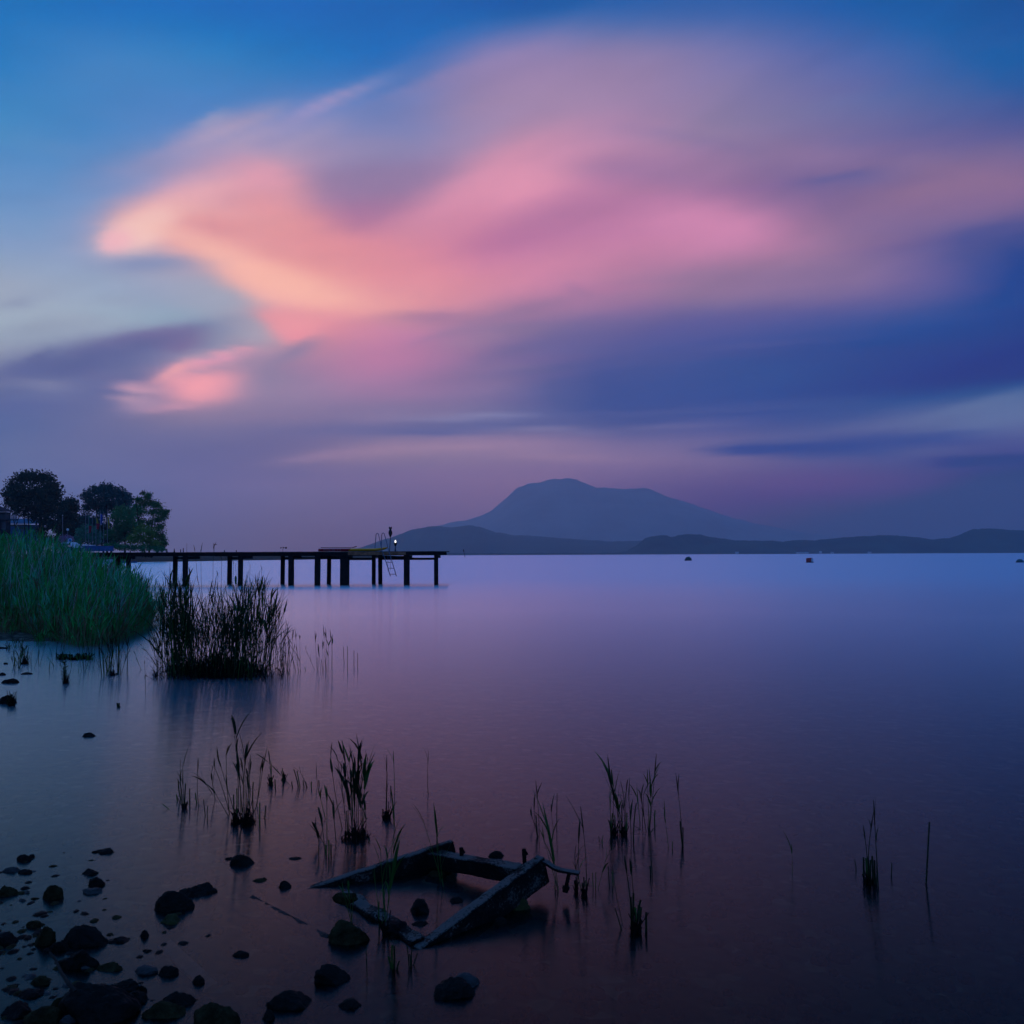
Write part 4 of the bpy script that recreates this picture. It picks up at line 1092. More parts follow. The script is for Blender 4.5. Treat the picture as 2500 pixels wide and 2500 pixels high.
for i in range(26):      # thinner stems on the right flank
    bx = r.uniform(660, 706); by = r.uniform(1625, 1648); b = on_z(bx, by); rb.reed(b, on_y(bx+r.gauss(0, 8), by-r.uniform(50, 130), b.y), r.choice('lhs'), .0038, .2, .007, 2, 0)
for (tx, ty, bx, by) in [(668,1500,662,1640),(695,1490,690,1640),(681,1510,676,1640)]:
    b = on_z(bx, by); rb.reed(b, on_y(tx, ty, b.y), 'h', .004, .2, .016, 2, 0)
rb.build('stems', e); mound(e, org, 455, 605, 1654, .05, .12, 3.3)
rs = RB(org, ['root', 'reed_dark'], 18)
M['reed_stub'] = M['reed_dark']
for i in range(950):
    bx = min(690, max(380, r.gauss(528, 66))); by = 1664-r.uniform(0, 30)*(1-.5*min(1, abs(bx-530)/140))-r.uniform(0, 14); b = on_z(bx, by); hh = r.uniform(.03, .25)*(1-.7*min(1, abs(bx-530)/150))
    b.z = 0; rs.reed(b, b+Vector((r.gauss(0, .05), r.gauss(0, .03), hh)), r.choice('ssl'), .006, .12, .006, 1, 0, bend=.1)
rs.build('stubble', e)

def clump(label, stems, seed, mnd=None, mats=('reed_dark', 'reed_leaf', 'reed_dry'), lw=.006, r0=.003, name='reed_tuft', cat='reeds', mi=0, leaf=.13, grp='reed clumps in the water'):
    org = on_z(stems[0][2], stems[0][3])
    e = None
    if mnd: e = empty(name, tuple(org), label, cat, grp)
    rb = RB(org, list(mats), seed)
    for st in stems:
        tx, ty, bx, by = st[:4]; k = st[4] if len(st) > 4 else 'l'
        b = on_z(bx, by); c = rb.r.choices((mi, 1), (3, 1))[0]
        nl = {'l': 3, 'L': 6, 'h': 2, 's': 0}[k]
        rb.reed(b, on_y(tx, ty, b.y), 'l' if k == 'L' else k, r0*(1.5 if k == 's' else 1), leaf*(2.0 if k == 'L' else 1.2), lw*(1.15 if k == 'L' else .8), nl, c, bend=.035, sub=.08)
    if e is None: return tag(rb.build(name), label, cat, grp)
    rb.build('stems', e)
    rs = RB(org, ['root', 'reed_dark'], seed+500)
    for k, m in enumerate(mnd):
        c0 = on_z((m[0]+m[1])/2, m[2]); hw = (m[1]-m[0])/2*c0.y/F_PX; n_ = int(55*min(2.2, hw/.03))
        for i in range(n_):
            a_ = rs.r.uniform(0, 6.28); q_ = rs.r.random()**.6; b = c0+Vector((math.cos(a_)*q_*hw, math.sin(a_)*q_*m[4]+m[4]*.6, 0))
            hh = (m[3]*1.1+.02)*rs.r.uniform(.3, 1.5)*(1.4-1.15*q_)
            rs.reed(b, b+Vector((rs.r.gauss(0, .28)*hh, rs.r.gauss(0, .1)*hh, hh)), 's', .0028 if hw < .08 else .005, mi=0, bend=.04, sub=.06)
    rs.build('stubble', e)
    return e
clump('small ragged reed tuft left of the two tall middle tufts', [(440,1852,445,1975),(446,1870,450,1975),(453,1913,450,1967,'s'),(435,1905,441,1952,'s'),(463,1925,463,1967,'s'),(431,1940,433,1956,'s'),(438,1895,447,1975)], 31, [(441,452,1976,.02,.03)])
clump('lone plumed reed between the small ragged tuft and the tall tuft', [(483,1878,485,1967,'h'),(477,1936,480,1960,'s')], 32)
clump('short broken stubs in front of the lone plumed reed', [(497,1952,501,1990,'s'),(507,1967,506,1998,'s')], 33, r0=.002)
clump('tall reed tuft on a dark root ball, the tallest in the foreground', [(570,1775,583,1983,'l'),(575,1785,591,1983,'L'),(600,1835,594,1983),(606,1861,602,1983),(552,1841,560,1985),(533,1851,575,1995),(523,1870,560,1985),(515,1886,525,1952),(496,1901,517,1936),(521,1929,556,1990),
   (643,1862,622,1983),(637,1874,627,1967),(618,1909,618,1983,'s'),(649,1967,646,1998,'s'),(634,1960,634,2018,'s'),(598,1850,598,2000,'L'),(592,1870,590,2000),(585,1900,587,2000),(604,1890,600,2000),(612,1930,606,2000),(570,1940,572,2000,'s'),(578,1925,578,2000,'s'),(610,1880,608,2000,'h')], 34, [(558,583,2016,.035,.05),(580,616,2018,.05,.07)], lw=.008)
clump('reed group leaning over behind the tall tuft, with one long bent stem', [(659,1862,660,1917,'h'),(651,1858,709,1919),(692,1888,692,1915,'s'),(656,1890,658,1917,'s'),(671,1903,672,1925,'s'),(690,1885,690,1915,'h'),(663,1878,666,1917)], 35, [(686,697,1905,.03,.02),(652,664,1918,.02,.03)])
clump('row of short broken reeds between the two tall tufts', [(717,1878,728,1921,'s'),(725,1882,732,1921,'s'),(734,1886,750,1921),(712,1908,714,1921,'s'),(760,1909,760,1925,'s'),(773,1901,775,1917,'l'),(778,1905,779,1916,'s'),(740,1905,742,1921,'s'),(746,1908,748,1921,'s')], 36)
clump('tall dark reed tuft with broad leaves behind the sunken frame', [(807,1839,835,2022),(822,1843,845,2040,'L'),(835,1835,862,1983),(884,1847,886,2037,'L'),(874,1866,874,2037,'L'),(841,1882,862,2037,'L'),(852,1857,860,1990),(860,1850,866,1990),(866,1856,870,1990),(781,1944,794,1998),(783,1995,793,2080),(773,2028,791,2060),(798,1948,798,2045,'h'),(812,1963,820,2053),(777,2041,778,2080),(802,2050,802,2092,'s'),(808,2060,808,2092,'s'),(795,2062,796,2088,'s'),
   (901,2045,900,2055,'s'),(880,1900,882,2040,'L'),(868,1900,866,2040,'L'),(858,1905,860,2040),(890,1960,892,2040),(850,1960,852,2040),(846,1980,850,2045,'s'),(888,1890,884,2037,'L')], 37, [(828,898,2054,.035,.07)], lw=.009)
clump('single short reed stem right behind the tall dark tuft', [(898,1857,899,1882,'h')], 38)
clump('pair of plumed reeds rising behind a clod of mud', [(944,1874,942,1975,'h'),(961,1857,963,1936,'h'),(954,1919,954,1940,'s'),(946,1885,944,1975)], 39)
clump('little clod of mud with sprouts in front of the pair of plumed reeds', [(934,1975,935,1995,'s'),(942,1978,942,1998,'s'),(948,1983,948,1998,'s'),(952,1985,950,1998,'l')], 40, [(932,954,2002,.03,.03)], name='mud_clod', cat='mud clod', grp=None)
clump('thin single reed alone in the pink reflection', [(1045,1857,1045,1936,'h')], 41, lw=.004)
clump('green leaved reeds growing up in front of the far beam of the sunken frame', [(963,2012,941,2257,'L'),(929,2071,938,2240),(910,2124,927,2262),(958,2050,943,2258),(948,2080,932,2262),(935,2170,940,2262,'s'),(925,2200,925,2260,'s')], 42, [(930,948,2284,.03,.03)], mats=('reed_leaf', 'reed_leaf', 'reed_dry'), lw=.006, r0=.0022)
clump('bent reed standing against the far corner of the sunken frame', [(1033,2001,1078,2152),(1065,2024,1074,2152),(1067,2040,1082,2165)], 43, mats=('reed_leaf', 'reed_leaf'), r0=.0022)
clump('slim reed growing by the round rock left of the sunken frame', [(838,2173,857,2250),(851,2165,859,2250),(862,2200,859,2252)], 44, mats=('reed_leaf', 'reed_leaf'), r0=.002, leaf=.07)
clump('thin bare stem in front of the round rock', [(893,2307,896,2382,'s')], 45, r0=.0014)
clump('thick reed stub with a side shoot in front of the sunken frame', [(957,2307,958,2366,'s'),(962,2310,962,2366,'s'),(974,2347,968,2366,'s'),(948,2335,955,2362,'s')], 46, r0=.003)
clump('forked reed stubs in front of the near corner of the sunken frame', [(994,2310,998,2360,'s'),(1019,2326,1009,2357,'s'),(1006,2313,1004,2357,'s'),(1000,2330,1002,2360,'s')], 47, r0=.002)
clump('three plumed reeds behind the right end of the sunken frame', [(1311,1938,1316,2044,'h'),(1304,1969,1311,2041,'h'),(1297,1990,1306,2016),(1308,1990,1312,2044,'s')], 48)
clump('pair of thin reeds, one broken at the top, right of the three plumed reeds', [(1360,1937,1359,2026,'s'),(1346,1978,1351,2026,'h')], 49, r0=.0018)
clump('broad leaved reed just behind the bent iron of the sunken frame', [(1339,2026,1363,2176,'L'),(1325,2041,1361,2170),(1342,2050,1362,2176),(1355,2150,1355,2173,'s')], 50, mats=('reed_leaf', 'reed_leaf'), r0=.0022)
clump('cluster of reeds right of the hanging bolt', [(1413,2047,1409,2176,'h'),(1423,2018,1431,2181,'h'),(1403,2098,1408,2176),(1425,2142,1425,2184,'s'),(1421,2155,1422,2184,'s'),(1430,2150,1430,2184,'s'),(1402,2150,1404,2174,'s'),(1395,2163,1408,2162),(1412,2130,1418,2170)], 51, [(1402,1412,2180,.015,.02),(1420,1434,2188,.02,.03)])
clump('two straight thin stubs with a leaning one right of the reed cluster', [(1446,2131,1448,2168,'s'),(1454,2130,1454,2171,'s'),(1480,2093,1460,2171)], 52, r0=.0016)
clump('tiny forked twig standing in the water', [(1461,2041,1464,2060,'s'),(1472,2039,1470,2062,'s'),(1468,2048,1470,2060,'s')], 53, r0=.0015)
clump('large loose reed group with a drooping leaf in the middle right', [(1487,1933,1492,2029,'l'),(1492,1911,1516,2036,'L'),(1493,1898,1524,2036,'L'),(1498,1948,1497,2036,'h'),(1529,1929,1527,2041),(1522,1938,1526,2030),(1535,1950,1541,2052),(1553,1961,1546,2052,'s'),(1554,1943,1562,2010),(1566,1940,1568,2018),(1571,1938,1577,2029),(1581,1910,1584,2018,'h'),(1589,1922,1584,2021,'L'),(1599,1881,1586,2021,'h'),(1599,1978,1598,2018,'s'),(1505,1960,1508,2036),(1510,1970,1512,2036),(1518,1965,1520,2036,'s'),(1500,1990,1503,2036,'s'),(1486,2003,1492,2036,'s'),(1495,1985,1494,2036,'s'),(1530,1985,1528,2040,'s'),(1546,2016,1564,2024,'s'),(1462,1956,1509,1940,'s')], 54, [(1493,1511,2040,.025,.03),(1516,1532,2042,.025,.03)], lw=.007)
clump('single thick plumed reed right of the large loose group', [(1655,1929,1665,2067,'h'),(1660,2005,1666,2067,'s'),(1667,2020,1667,2067,'s')], 55)
clump('short faint reed left of the single thick plumed one', [(1624,2003,1632,2070,'h'),(1641,2054,1641,2072,'s')], 56, r0=.002)
clump('slender reed in open water below the large loose group', [(1584,2041,1593,2142,'h'),(1586,2114,1588,2138,'s')], 57)
clump('long leaning bare reed left of the lowest right tuft', [(1492,2060,1519,2254,'h'),(1501,2217,1517,2270,'s')], 58, r0=.0022)
clump('short stub pair behind the long leaning bare reed', [(1485,2114,1488,2163,'s'),(1495,2125,1497,2163,'s')], 59, r0=.002)
clump('lowest tuft on the right, two dark plumes over thick stubs', [(1529,2123,1542,2238,'h'),(1541,2128,1545,2233,'h'),(1546,2181,1546,2264,'s'),(1563,2197,1555,2254,'s'),(1558,2210,1554,2260,'s'),(1550,2215,1552,2264,'s'),(1539,2190,1542,2262,'s'),(1565,2215,1562,2268,'s')], 60, [(1543,1566,2280,.03,.03)], lw=.009, r0=.004)
clump('single thick stub right of the lowest tuft', [(1577,2227,1577,2274,'s')], 61, r0=.004)
clump('small lone reed far right of the frame in dark water', [(1933,2078,1934,2136,'h')], 62, r0=.0016)
clump('farthest right reed tuft with three dark plumes', [(2135,2001,2144,2165,'h'),(2127,2020,2120,2148,'h'),(2111,2041,2120,2132,'h'),(2108,2093,2109,2148,'s'),(2114,2095,2116,2150,'s'),(2119,2095,2121,2155,'s'),(2125,2100,2126,2158,'s'),(2129,2090,2132,2155,'s'),(2135,2100,2137,2158,'s'),(2138,2060,2140,2160)], 63, [(2114,2136,2160,.02,.03)], r0=.0035)
clump('small leaning stub left of the farthest right tuft', [(2086,2099,2090,2124,'s')], 64, r0=.002)
clump('small upright stub right of the farthest right tuft', [(2177,2107,2176,2138,'s')], 65, r0=.002)
clump('tall bare single reed nearest the right edge', [(2269,2007,2261,2157,'s')], 66, r0=.003)
def rnd(x0, x1, y0, y1, h0, h1, n, seed, kinds='llhs'):
    q = random.Random(seed); out = []
    for _ in range(n):
        bx = q.uniform(x0, x1); by = q.uniform(y0, y1); out.append((bx+q.gauss(0, 6), by-q.uniform(h0, h1), bx, by, q.choice(kinds)))
    return out
clump('fringe of reeds in the water between the reed bed and the dark clump', rnd(243, 316, 1636, 1650, 40, 95, 30, 71), 71, [(262,280,1650,.02,.1)], lw=.008, r0=.004, leaf=.25)
clump('dark tufted sprout in the shallows near the left edge', rnd(50, 62, 1610, 1620, 14, 38, 16, 72, 'lls'), 72, [(50,64,1622,.06,.08)], lw=.008, leaf=.12)
clump('pair of low grassy tufts below the dark tufted sprout', rnd(27, 50, 1624, 1634, 16, 40, 14, 73, 'lls'), 73, lw=.006, leaf=.12)
clump('row of low reddish brown sprouts in the shallows', rnd(138, 225, 1605, 1612, 5, 14, 70, 74, 'ss'), 74, [(140,158,1611,.02,.05),(165,190,1612,.02,.05),(196,206,1610,.02,.04)], r0=.008, cat='water weed', name='weed_row', grp=None)
clump('scattered thin reeds in the shallows in front of the reed bed', rnd(66, 245, 1608, 1642, 18, 62, 34, 75, 'llhs'), 75, lw=.005, leaf=.15, r0=.003)
clump('grassy fringe of short green blades in front of the reed bed', rnd(80, 122, 1568, 1576, 8, 26, 26, 76, 'll'), 76, lw=.012, leaf=.15, mats=('reed_green', 'reed_leaf', 'reed_dry'))
clump('scruffy dark weed tuft by the left edge in front of the reed bed', rnd(15, 58, 1576, 1590, 8, 22, 30, 77, 'ls'), 77, lw=.008, leaf=.08)
clump('low brown grass clump at the left edge in front of the reed bed', rnd(-10, 30, 1545, 1556, 12, 40, 40, 78, 'll'), 78, lw=.01, leaf=.2, mats=('reed_dry', 'reed_green', 'reed_dry'))
clump('spiky upright water plant alone left of the dark clump', [(158,1615,158,1668,'s'),(155,1630,156,1668,'s')], 79, [(151,164,1669,.07,.06)], r0=.005)
q = random.Random(80); rbs = RB(on_z(158, 1668), ['reed_dark'], 80)
for i in range(90):
    b = on_z(157+q.gauss(0, 1.2), 1666); z = q.uniform(0, .24); p = b+Vector((q.gauss(0, .008), q.gauss(0, .02), z)); a = q.uniform(0, 6.28)
    d = Vector((math.cos(a), math.sin(a), .5))*q.uniform(.02, .05); rbs.strip([p, p+d*.5, p+d], [.003, .003, .001], Vector((0, 0, 1)), 0)
spk = [o for o in C.objects if o.get('label', '').startswith('spiky upright')][0]
o = rbs.build('spines', spk)
clump('two broken reeds leaning left of the dark clump', [(330,1597,344,1635),(353,1620,355,1690),(336,1615,345,1636)], 81, lw=.005)
clump('loose reeds just right of the dark clump', [(714,1557,718,1636,'h'),(722,1556,728,1640,'h'),(732,1560,733,1636),(712,1570,730,1640),(708,1590,722,1640,'s'),(744,1628,746,1637,'s'),(703,1560,708,1640,'h'),(725,1590,734,1640)], 82, lw=.008, leaf=.15)
clump('plumed reed group standing apart right of the dark clump', [(770,1562,774,1636,'h'),(791,1551,794,1638,'h'),(796,1556,799,1640,'h'),(808,1559,808,1640,'h'),(778,1590,783,1638),(746,1585,768,1636),(788,1580,790,1640,'h'),(802,1575,803,1640),(785,1610,788,1638,'s'),(811,1570,811,1641,'h'),(793,1600,796,1640,'s'),(776,1605,776,1638,'s')], 83, lw=.011, leaf=.15)
clump('first pair of thin reeds beyond the plumed group', [(839,1579,840,1619,'s'),(848,1578,848,1636,'s')], 84, r0=.003)
clump('second pair of thin reeds, farthest right beyond the plumed group', [(864,1588,864,1630,'s'),(873,1594,873,1633,'s')], 85, r0=.003)
clump('little leaning twig poking out left of the ragged tuft', [(397,1963,412,1975,'s')], 86, r0=.003, name='twig', cat='twig', grp=None)
clump('tiny dark weed in open water above the flat lone rock', [(286,1716,287,1727,'s'),(291,1716,290,1727,'s'),(288,1720,293,1726,'s')], 87, name='weed', cat='water weed', grp=None, r0=.006)
clump('dark sprouting weed growing from the rock at the left edge', [(23,1687,26,1722),(31,1702,28,1722,'s'),(19,1700,22,1722,'s'),(27,1695,26,1722,'s'),(16,1710,20,1722,'s')], 88, [(18,33,1724,.06,.05)], name='weed', cat='water weed', grp=None, r0=.006, leaf=.06)

# ------------------------------------------------------------------ rocks
M['rock_dark'] = pmat('dark wet rock', (0.009, 0.008, 0.006), 0.7, 0.12, 0.6, 14, 0.9, 40)
M['rock_moss'] = pmat('mossy rock', (0.030, 0.026, 0.010), 0.85, 0.08, 0.6, 18, 1.0, 50)
M['rock_pale'] = pmat('pale limestone cobble', (0.04, 0.042, 0.038), 0.7, 0.25, 0.4, 14, 0.8, 45)
M['rock_olive'] = pmat('algae covered boulder', (0.035, 0.035, 0.006), 0.75, 0.2, 0.5, 12, 0.8, 40)
def rock(px, base, w, h, label, mat='rock_dark', peak=0.0, sharp=1.0, z0=None, seed=None, name='rock'):
    c = on_z(px, base); W_ = w*c.y/F_PX/2; H_ = max(.006, h*c.y/F_PX*.95); dp = W_*0.68
    seed = seed if seed is not None else px*.37+base*.11
    bm = bmesh.new(); bmesh.ops.create_icosphere(bm, subdivisions=5, radius=1)
    rr = random.Random(int(seed*100)); planes = []
    for _ in range(11):
        n_ = Vector((rr.gauss(0, 1), rr.gauss(0, 1), rr.gauss(0, .8))).normalized(); planes.append((n_, rr.uniform(.62, .92)))
    for v in bm.verts:
        n_ = v.co.normalized(); rad = 1.0
        for pn, pd_ in planes:
            q_ = n_.dot(pn)
            if q_ > 1e-3: rad = min(rad, pd_/q_*sharp+(1-sharp)) if sharp < 1 else min(rad, pd_/q_)
        k = rad*(1+.10*frac(n_*1.8+Vector((seed, 0, 0)), 3)+.055*frac(n_*6+Vector((seed, 3, 0)), 4)+.02*frac(n_*22+Vector((seed, 9, 0)), 3))
        z = n_.z*k; x = n_.x*k
        x += peak*max(0, z)*.7
        v.co = Vector((x*W_*1.2, n_.y*k*dp, z*H_*(1.12 if z > 0 else .9)-(.0)))
    me = bpy.data.meshes.new(name); bm.to_mesh(me); bm.free()
    me.polygons.foreach_set('use_smooth', [True]*len(me.polygons))
    zc = (z0 if z0 is not None else -H_*.38)
    o = link(name, me, M[mat], None, (c.x, c.y+dp*.75, zc)); o.rotation_euler = (0, 0, 0)
    return tag(o, label, 'rock', 'rocks along the shore')
RK = [
(53,2103,34,20,'round dark rock with a small one touching its right side'),
(76,2094,16,10,'small rock touching the right side of a round dark one'),
(249,2084,42,18,'lone low dark rock farthest out among the left shallows'),
(230,2082,14,7,'tiny stone at the left foot of the lone low rock'),
(23,2130,40,14,'pale flat stone just under the surface beside a dark one','rock_pale'),
(56,2134,34,13,'flat dark stone right of a pale sunken one'),
(208,2137,42,20,'dark wedge shaped rock above two others in a column','rock_dark',.4),
(229,2166,40,26,'rounded dark rock in the middle of a column of three'),
(219,2184,55,13,'low pale rock at the bottom of a column of three','rock_pale'),
(10,2188,44,36,'rough rock cut by the left edge, halfway down the shallows','rock_moss'),
(127,2196,46,42,'mossy brown knobbly rock standing alone','rock_moss',-.2),
(60,2182,18,9,'tiny pale stone upper of two left of the mossy rock','rock_pale'),
(52,2201,20,9,'tiny pale stone lower of two left of the mossy rock','rock_pale'),
(474,2188,84,50,'large peaked black rock behind its blocky neighbour','rock_dark',-.1),
(411,2226,92,52,'large blocky black rock in front of a peaked one'),
(412,2256,62,22,'yellow green algae covered stone below the two large black rocks','rock_olive'),
(413,2268,26,6,'sliver of dark stone under the yellow green one'),
(348,2290,26,28,'small upright rock left of the yellow green stone','rock_dark',.3),
(78,2265,34,20,'round brown stone behind the jagged pile','rock_moss'),
(92,2312,58,58,'jagged splintered rock at the top of the left pile','rock_moss',.4),
(140,2322,46,42,'low rock wedged right of the jagged one'),
(204,2310,96,54,'broad dark rock with a rounded crown and a tail to the right','rock_dark',-.35),
(8,2308,54,40,'dark rock cut by the left edge level with the jagged one','rock_dark',-.3),
(178,2368,86,64,'large peaked dark rock beside the leaning stick','rock_dark',-.1),
(286,2302,48,13,'low flat rock right of the broad dark one'),
(258,2372,64,26,'rough textured low rock right of the large peaked one','rock_moss'),
(352,2380,56,24,'grey green flat stone left of a darker twin','rock_pale'),
(405,2384,50,26,'dark smooth stone right of its grey green twin'),
(482,2402,26,24,'little blurred stone over the pale sunken plank'),
(357,2325,22,7,'tiny flat stone left of the pale sunken plank'),
(93,2407,46,24,'pale brown stone left of the leaning stick','rock_moss'),
(70,2437,60,20,'flat layered dark stone above the lower left corner'),
(37,2486,68,42,'squarish dark rock near the lower left corner'),
(288,2434,78,56,'round topped dark rock behind the biggest one'),
(328,2450,52,30,'low rock touching the right foot of the round topped one'),
(344,2424,24,22,'small round stone right of the round topped rock'),
(430,2458,90,36,'long flat topped dark rock','rock_dark'),
(232,2496,176,96,'biggest black rock at the bottom left','rock_dark',-.35),
(378,2490,108,40,'long smooth mossy rock right of the biggest one','rock_moss'),
(143,2465,42,36,'rounded brown rock left of the biggest one','rock_moss'),
(95,2512,94,54,'rough brown rock at the bottom edge left of the biggest one','rock_moss'),
(512,2518,114,66,'large green mossy rock at the bottom edge','rock_moss'),
(160,2502,36,24,'small pale stone squeezed against the biggest rock at the bottom edge','rock_pale'),
(588,2114,54,30,'dark cut gem shaped rock below the tall reed tuft','rock_dark',-.15),
(556,2099,22,7,'flat stone touching the left of the gem shaped rock'),
(635,2153,36,9,'low brown stone barely breaking the surface','rock_moss'),
(694,2169,28,22,'small pointed dark rock left of the sunken frame'),
(720,2099,30,5,'faint flat stone awash behind the sunken frame'),
(845,2304,106,62,'big round boulder left of the sunken frame with a stone on it','rock_moss'),
(584,2338,38,18,'small domed dark stone alone in the dark pink water'),
(814,2404,84,50,'leaning wedge shaped black rock in the bottom middle','rock_dark',-.55),
(704,2464,112,46,'wide double humped black rock near the bottom edge'),
(651,2492,36,28,'small blurred rock below the double humped one'),
(858,2462,56,22,'faint dark stone between the double humped and the round rocks'),
(1254,2222,76,44,'olive boulder beneath the raised end of the near beam','rock_olive'),
(1222,2257,32,20,'small dark stone in front of the olive boulder'),
(1215,2094,38,18,'domed stone peeping over the far beam of the frame'),
(1098,2440,104,58,'large round black rock in the bottom middle with a pale one behind'),
(1024,2230,64,38,'glossy black rock inside the sunken frame'),
(1112,2203,34,14,'faint small stone inside the frame beside the near beam'),
(1064,2140,46,18,'dim brown rock under the far corner of the frame','rock_moss'),
(1022,2262,44,14,'lumpy dark stone at the near corner of the frame'),
(3,1584,24,9,'dark low rock at the left edge highest in the shallows'),
(12,1622,11,8,'tiny round stone near the left edge in the upper shallows'),
(2,1649,18,9,'small dark stone on the left edge above the long flat one'),
(21,1669,40,15,'long flat rock with a ridge near the left edge'),
(57,1647,34,6,'thin bar of stone just breaking the water near the left edge'),
(12,1719,42,26,'dark rock with a sprouting weed at the left edge'),
(213,1800,38,13,'lone flat dark rock in open water below the dark reed clump'),
]
for t in RK: 
    rock(*t[:5], **{k: v for k, v in zip(('mat', 'peak'), t[5:])})
rock(840, 2243, 50, 16, 'flat stone resting on top of the big round boulder', 'rock_moss', z0=.075)
rock(1128, 2412, 90, 44, 'pale rounded stone under the water behind the large round black rock', 'rock_pale', z0=-.035)
# a scatter of sunken cobbles seen dimly through the shallow water
q = random.Random(91); proto = []
stones = RB((0, 0, 0), ['rock_pale', 'rock_moss', 'rock_dark'], 91)
for i in range(1500):
    y = 2.3+q.random()**1.4*4.2; x = q.uniform(-.62, .62)*y
    s = q.uniform(.012, .045); z = bed_z(x, y)+s*.2
    bm = bmesh.new(); bmesh.ops.create_icosphere(bm, subdivisions=2, radius=1); n0 = len(stones.V); a = q.uniform(0, 3.14); e1, e2 = q.uniform(.7, 1.2), q.uniform(.45, .7)
    for v in bm.verts:
        k = 1+.18*frac(v.co*1.5+Vector((i, 0, 0)), 2); X = v.co.x*s*e1*k; Y = v.co.y*s*k
        stones.V.append(Vector((x+X*math.cos(a)-Y*math.sin(a), y+X*math.sin(a)+Y*math.cos(a), z+v.co.z*s*e2*k)))
    m_ = q.choices((0, 1, 2), (2, 2, 3))[0]
    for f in bm.faces: stones.F.append(tuple(n0+v.index for v in f.verts)); stones.I.append(m_)
    bm.free()
o = stones.build('cobbles'); o.data.polygons.foreach_set('use_smooth', [True]*len(o.data.polygons)); tag(o, 'dim bed of cobbles under the shallow water', 'cobbles', kind='stuff')

q = random.Random(92); peb = RB((0, 0, 0), ['rock_moss', 'rock_dark', 'rock_pale'], 92)
for i in range(120):
    px = abs(q.gauss(0, 190))-10; py = q.uniform(2230, 2520) if i % 3 else q.uniform(2080, 2350); c = on_z(px, py)
    s = q.uniform(.006, .022); bm = bmesh.new(); bmesh.ops.create_icosphere(bm, subdivisions=2, radius=1); n0 = len(peb.V); a = q.uniform(0, 3.14); e1 = q.uniform(.9, 1.7)
    for v in bm.verts:
        k = 1+.25*frac(v.co*1.5+Vector((i, 0, 0)), 2); X = v.co.x*s*e1*k; Y = v.co.y*s*k
        peb.V.append(Vector((c.x+X*math.cos(a)-Y*math.sin(a), c.y+X*math.sin(a)+Y*math.cos(a), -s*.25+v.co.z*s*.65*k)))
    m_ = q.choices((0, 1, 2), (4, 5, 1))[0]
    for f in bm.faces: peb.F.append(tuple(n0+v.index for v in f.verts)); peb.I.append(m_)
    bm.free()
o = peb.build('pebbles'); tag(o, 'small wet pebbles between the rocks at the lower left', 'pebbles', kind='stuff')

# ------------------------------------------------------------------ sunken frame, planks, stick
m, nt_, N_, L_ = new_mat('crusted weathered beam with painted lit tops')
b = N_['Principled BSDF']; b.inputs['Roughness'].default_value = .85; b.inputs['Specular IOR Level'].default_value = .12
tc_ = N_.new('ShaderNodeTexCoord'); n1 = N_.new('ShaderNodeTexNoise'); n1.inputs['Scale'].default_value = 90; n1.inputs['Detail'].default_value = 4; n1.inputs['Roughness'].default_value = .7
n2 = N_.new('ShaderNodeTexNoise'); n2.inputs['Scale'].default_value = 7; n2.inputs['Detail'].default_value = 3
L_.new(tc_.outputs['Object'], n1.inputs['Vector']); L_.new(tc_.outputs['Object'], n2.inputs['Vector'])
ad = N_.new('ShaderNodeMath'); ad.operation = 'MULTIPLY_ADD'; L_.new(n2.outputs['Fac'], ad.inputs[0]); ad.inputs[1].default_value = 1.1; L_.new(n1.outputs['Fac'], ad.inputs[2])
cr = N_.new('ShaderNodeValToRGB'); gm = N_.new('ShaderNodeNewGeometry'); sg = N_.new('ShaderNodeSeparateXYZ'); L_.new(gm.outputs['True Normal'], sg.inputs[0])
a2 = N_.new('ShaderNodeMath'); a2.operation = 'MULTIPLY_ADD'; L_.new(sg.outputs[2], a2.inputs[0]); a2.inputs[1].default_value = .30; L_.new(ad.outputs[0], a2.inputs[2])  # upward faces paler: light on the tops painted in along with the crust
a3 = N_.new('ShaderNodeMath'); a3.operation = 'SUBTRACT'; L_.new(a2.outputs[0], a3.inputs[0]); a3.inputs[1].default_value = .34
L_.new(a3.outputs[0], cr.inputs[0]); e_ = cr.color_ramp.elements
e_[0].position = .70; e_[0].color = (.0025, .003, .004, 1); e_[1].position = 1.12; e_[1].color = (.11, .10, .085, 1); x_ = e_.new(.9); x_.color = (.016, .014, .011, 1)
L_.new(cr.outputs[0], b.inputs['Base Color'])
bp = N_.new('ShaderNodeBump'); bp.inputs['Strength'].default_value = .8; bp.inputs['Distance'].default_value = .006; L_.new(ad.outputs[0], bp.inputs['Height']); L_.new(bp.outputs[0], b.inputs['Normal'])
M['crust_lit_top'] = m
fr_o = on_z(1050, 2200)
fr = empty('broken_trestle', tuple(fr_o), 'broken rectangular frame of heavy weathered beams half sunk by the shore', 'trestle')
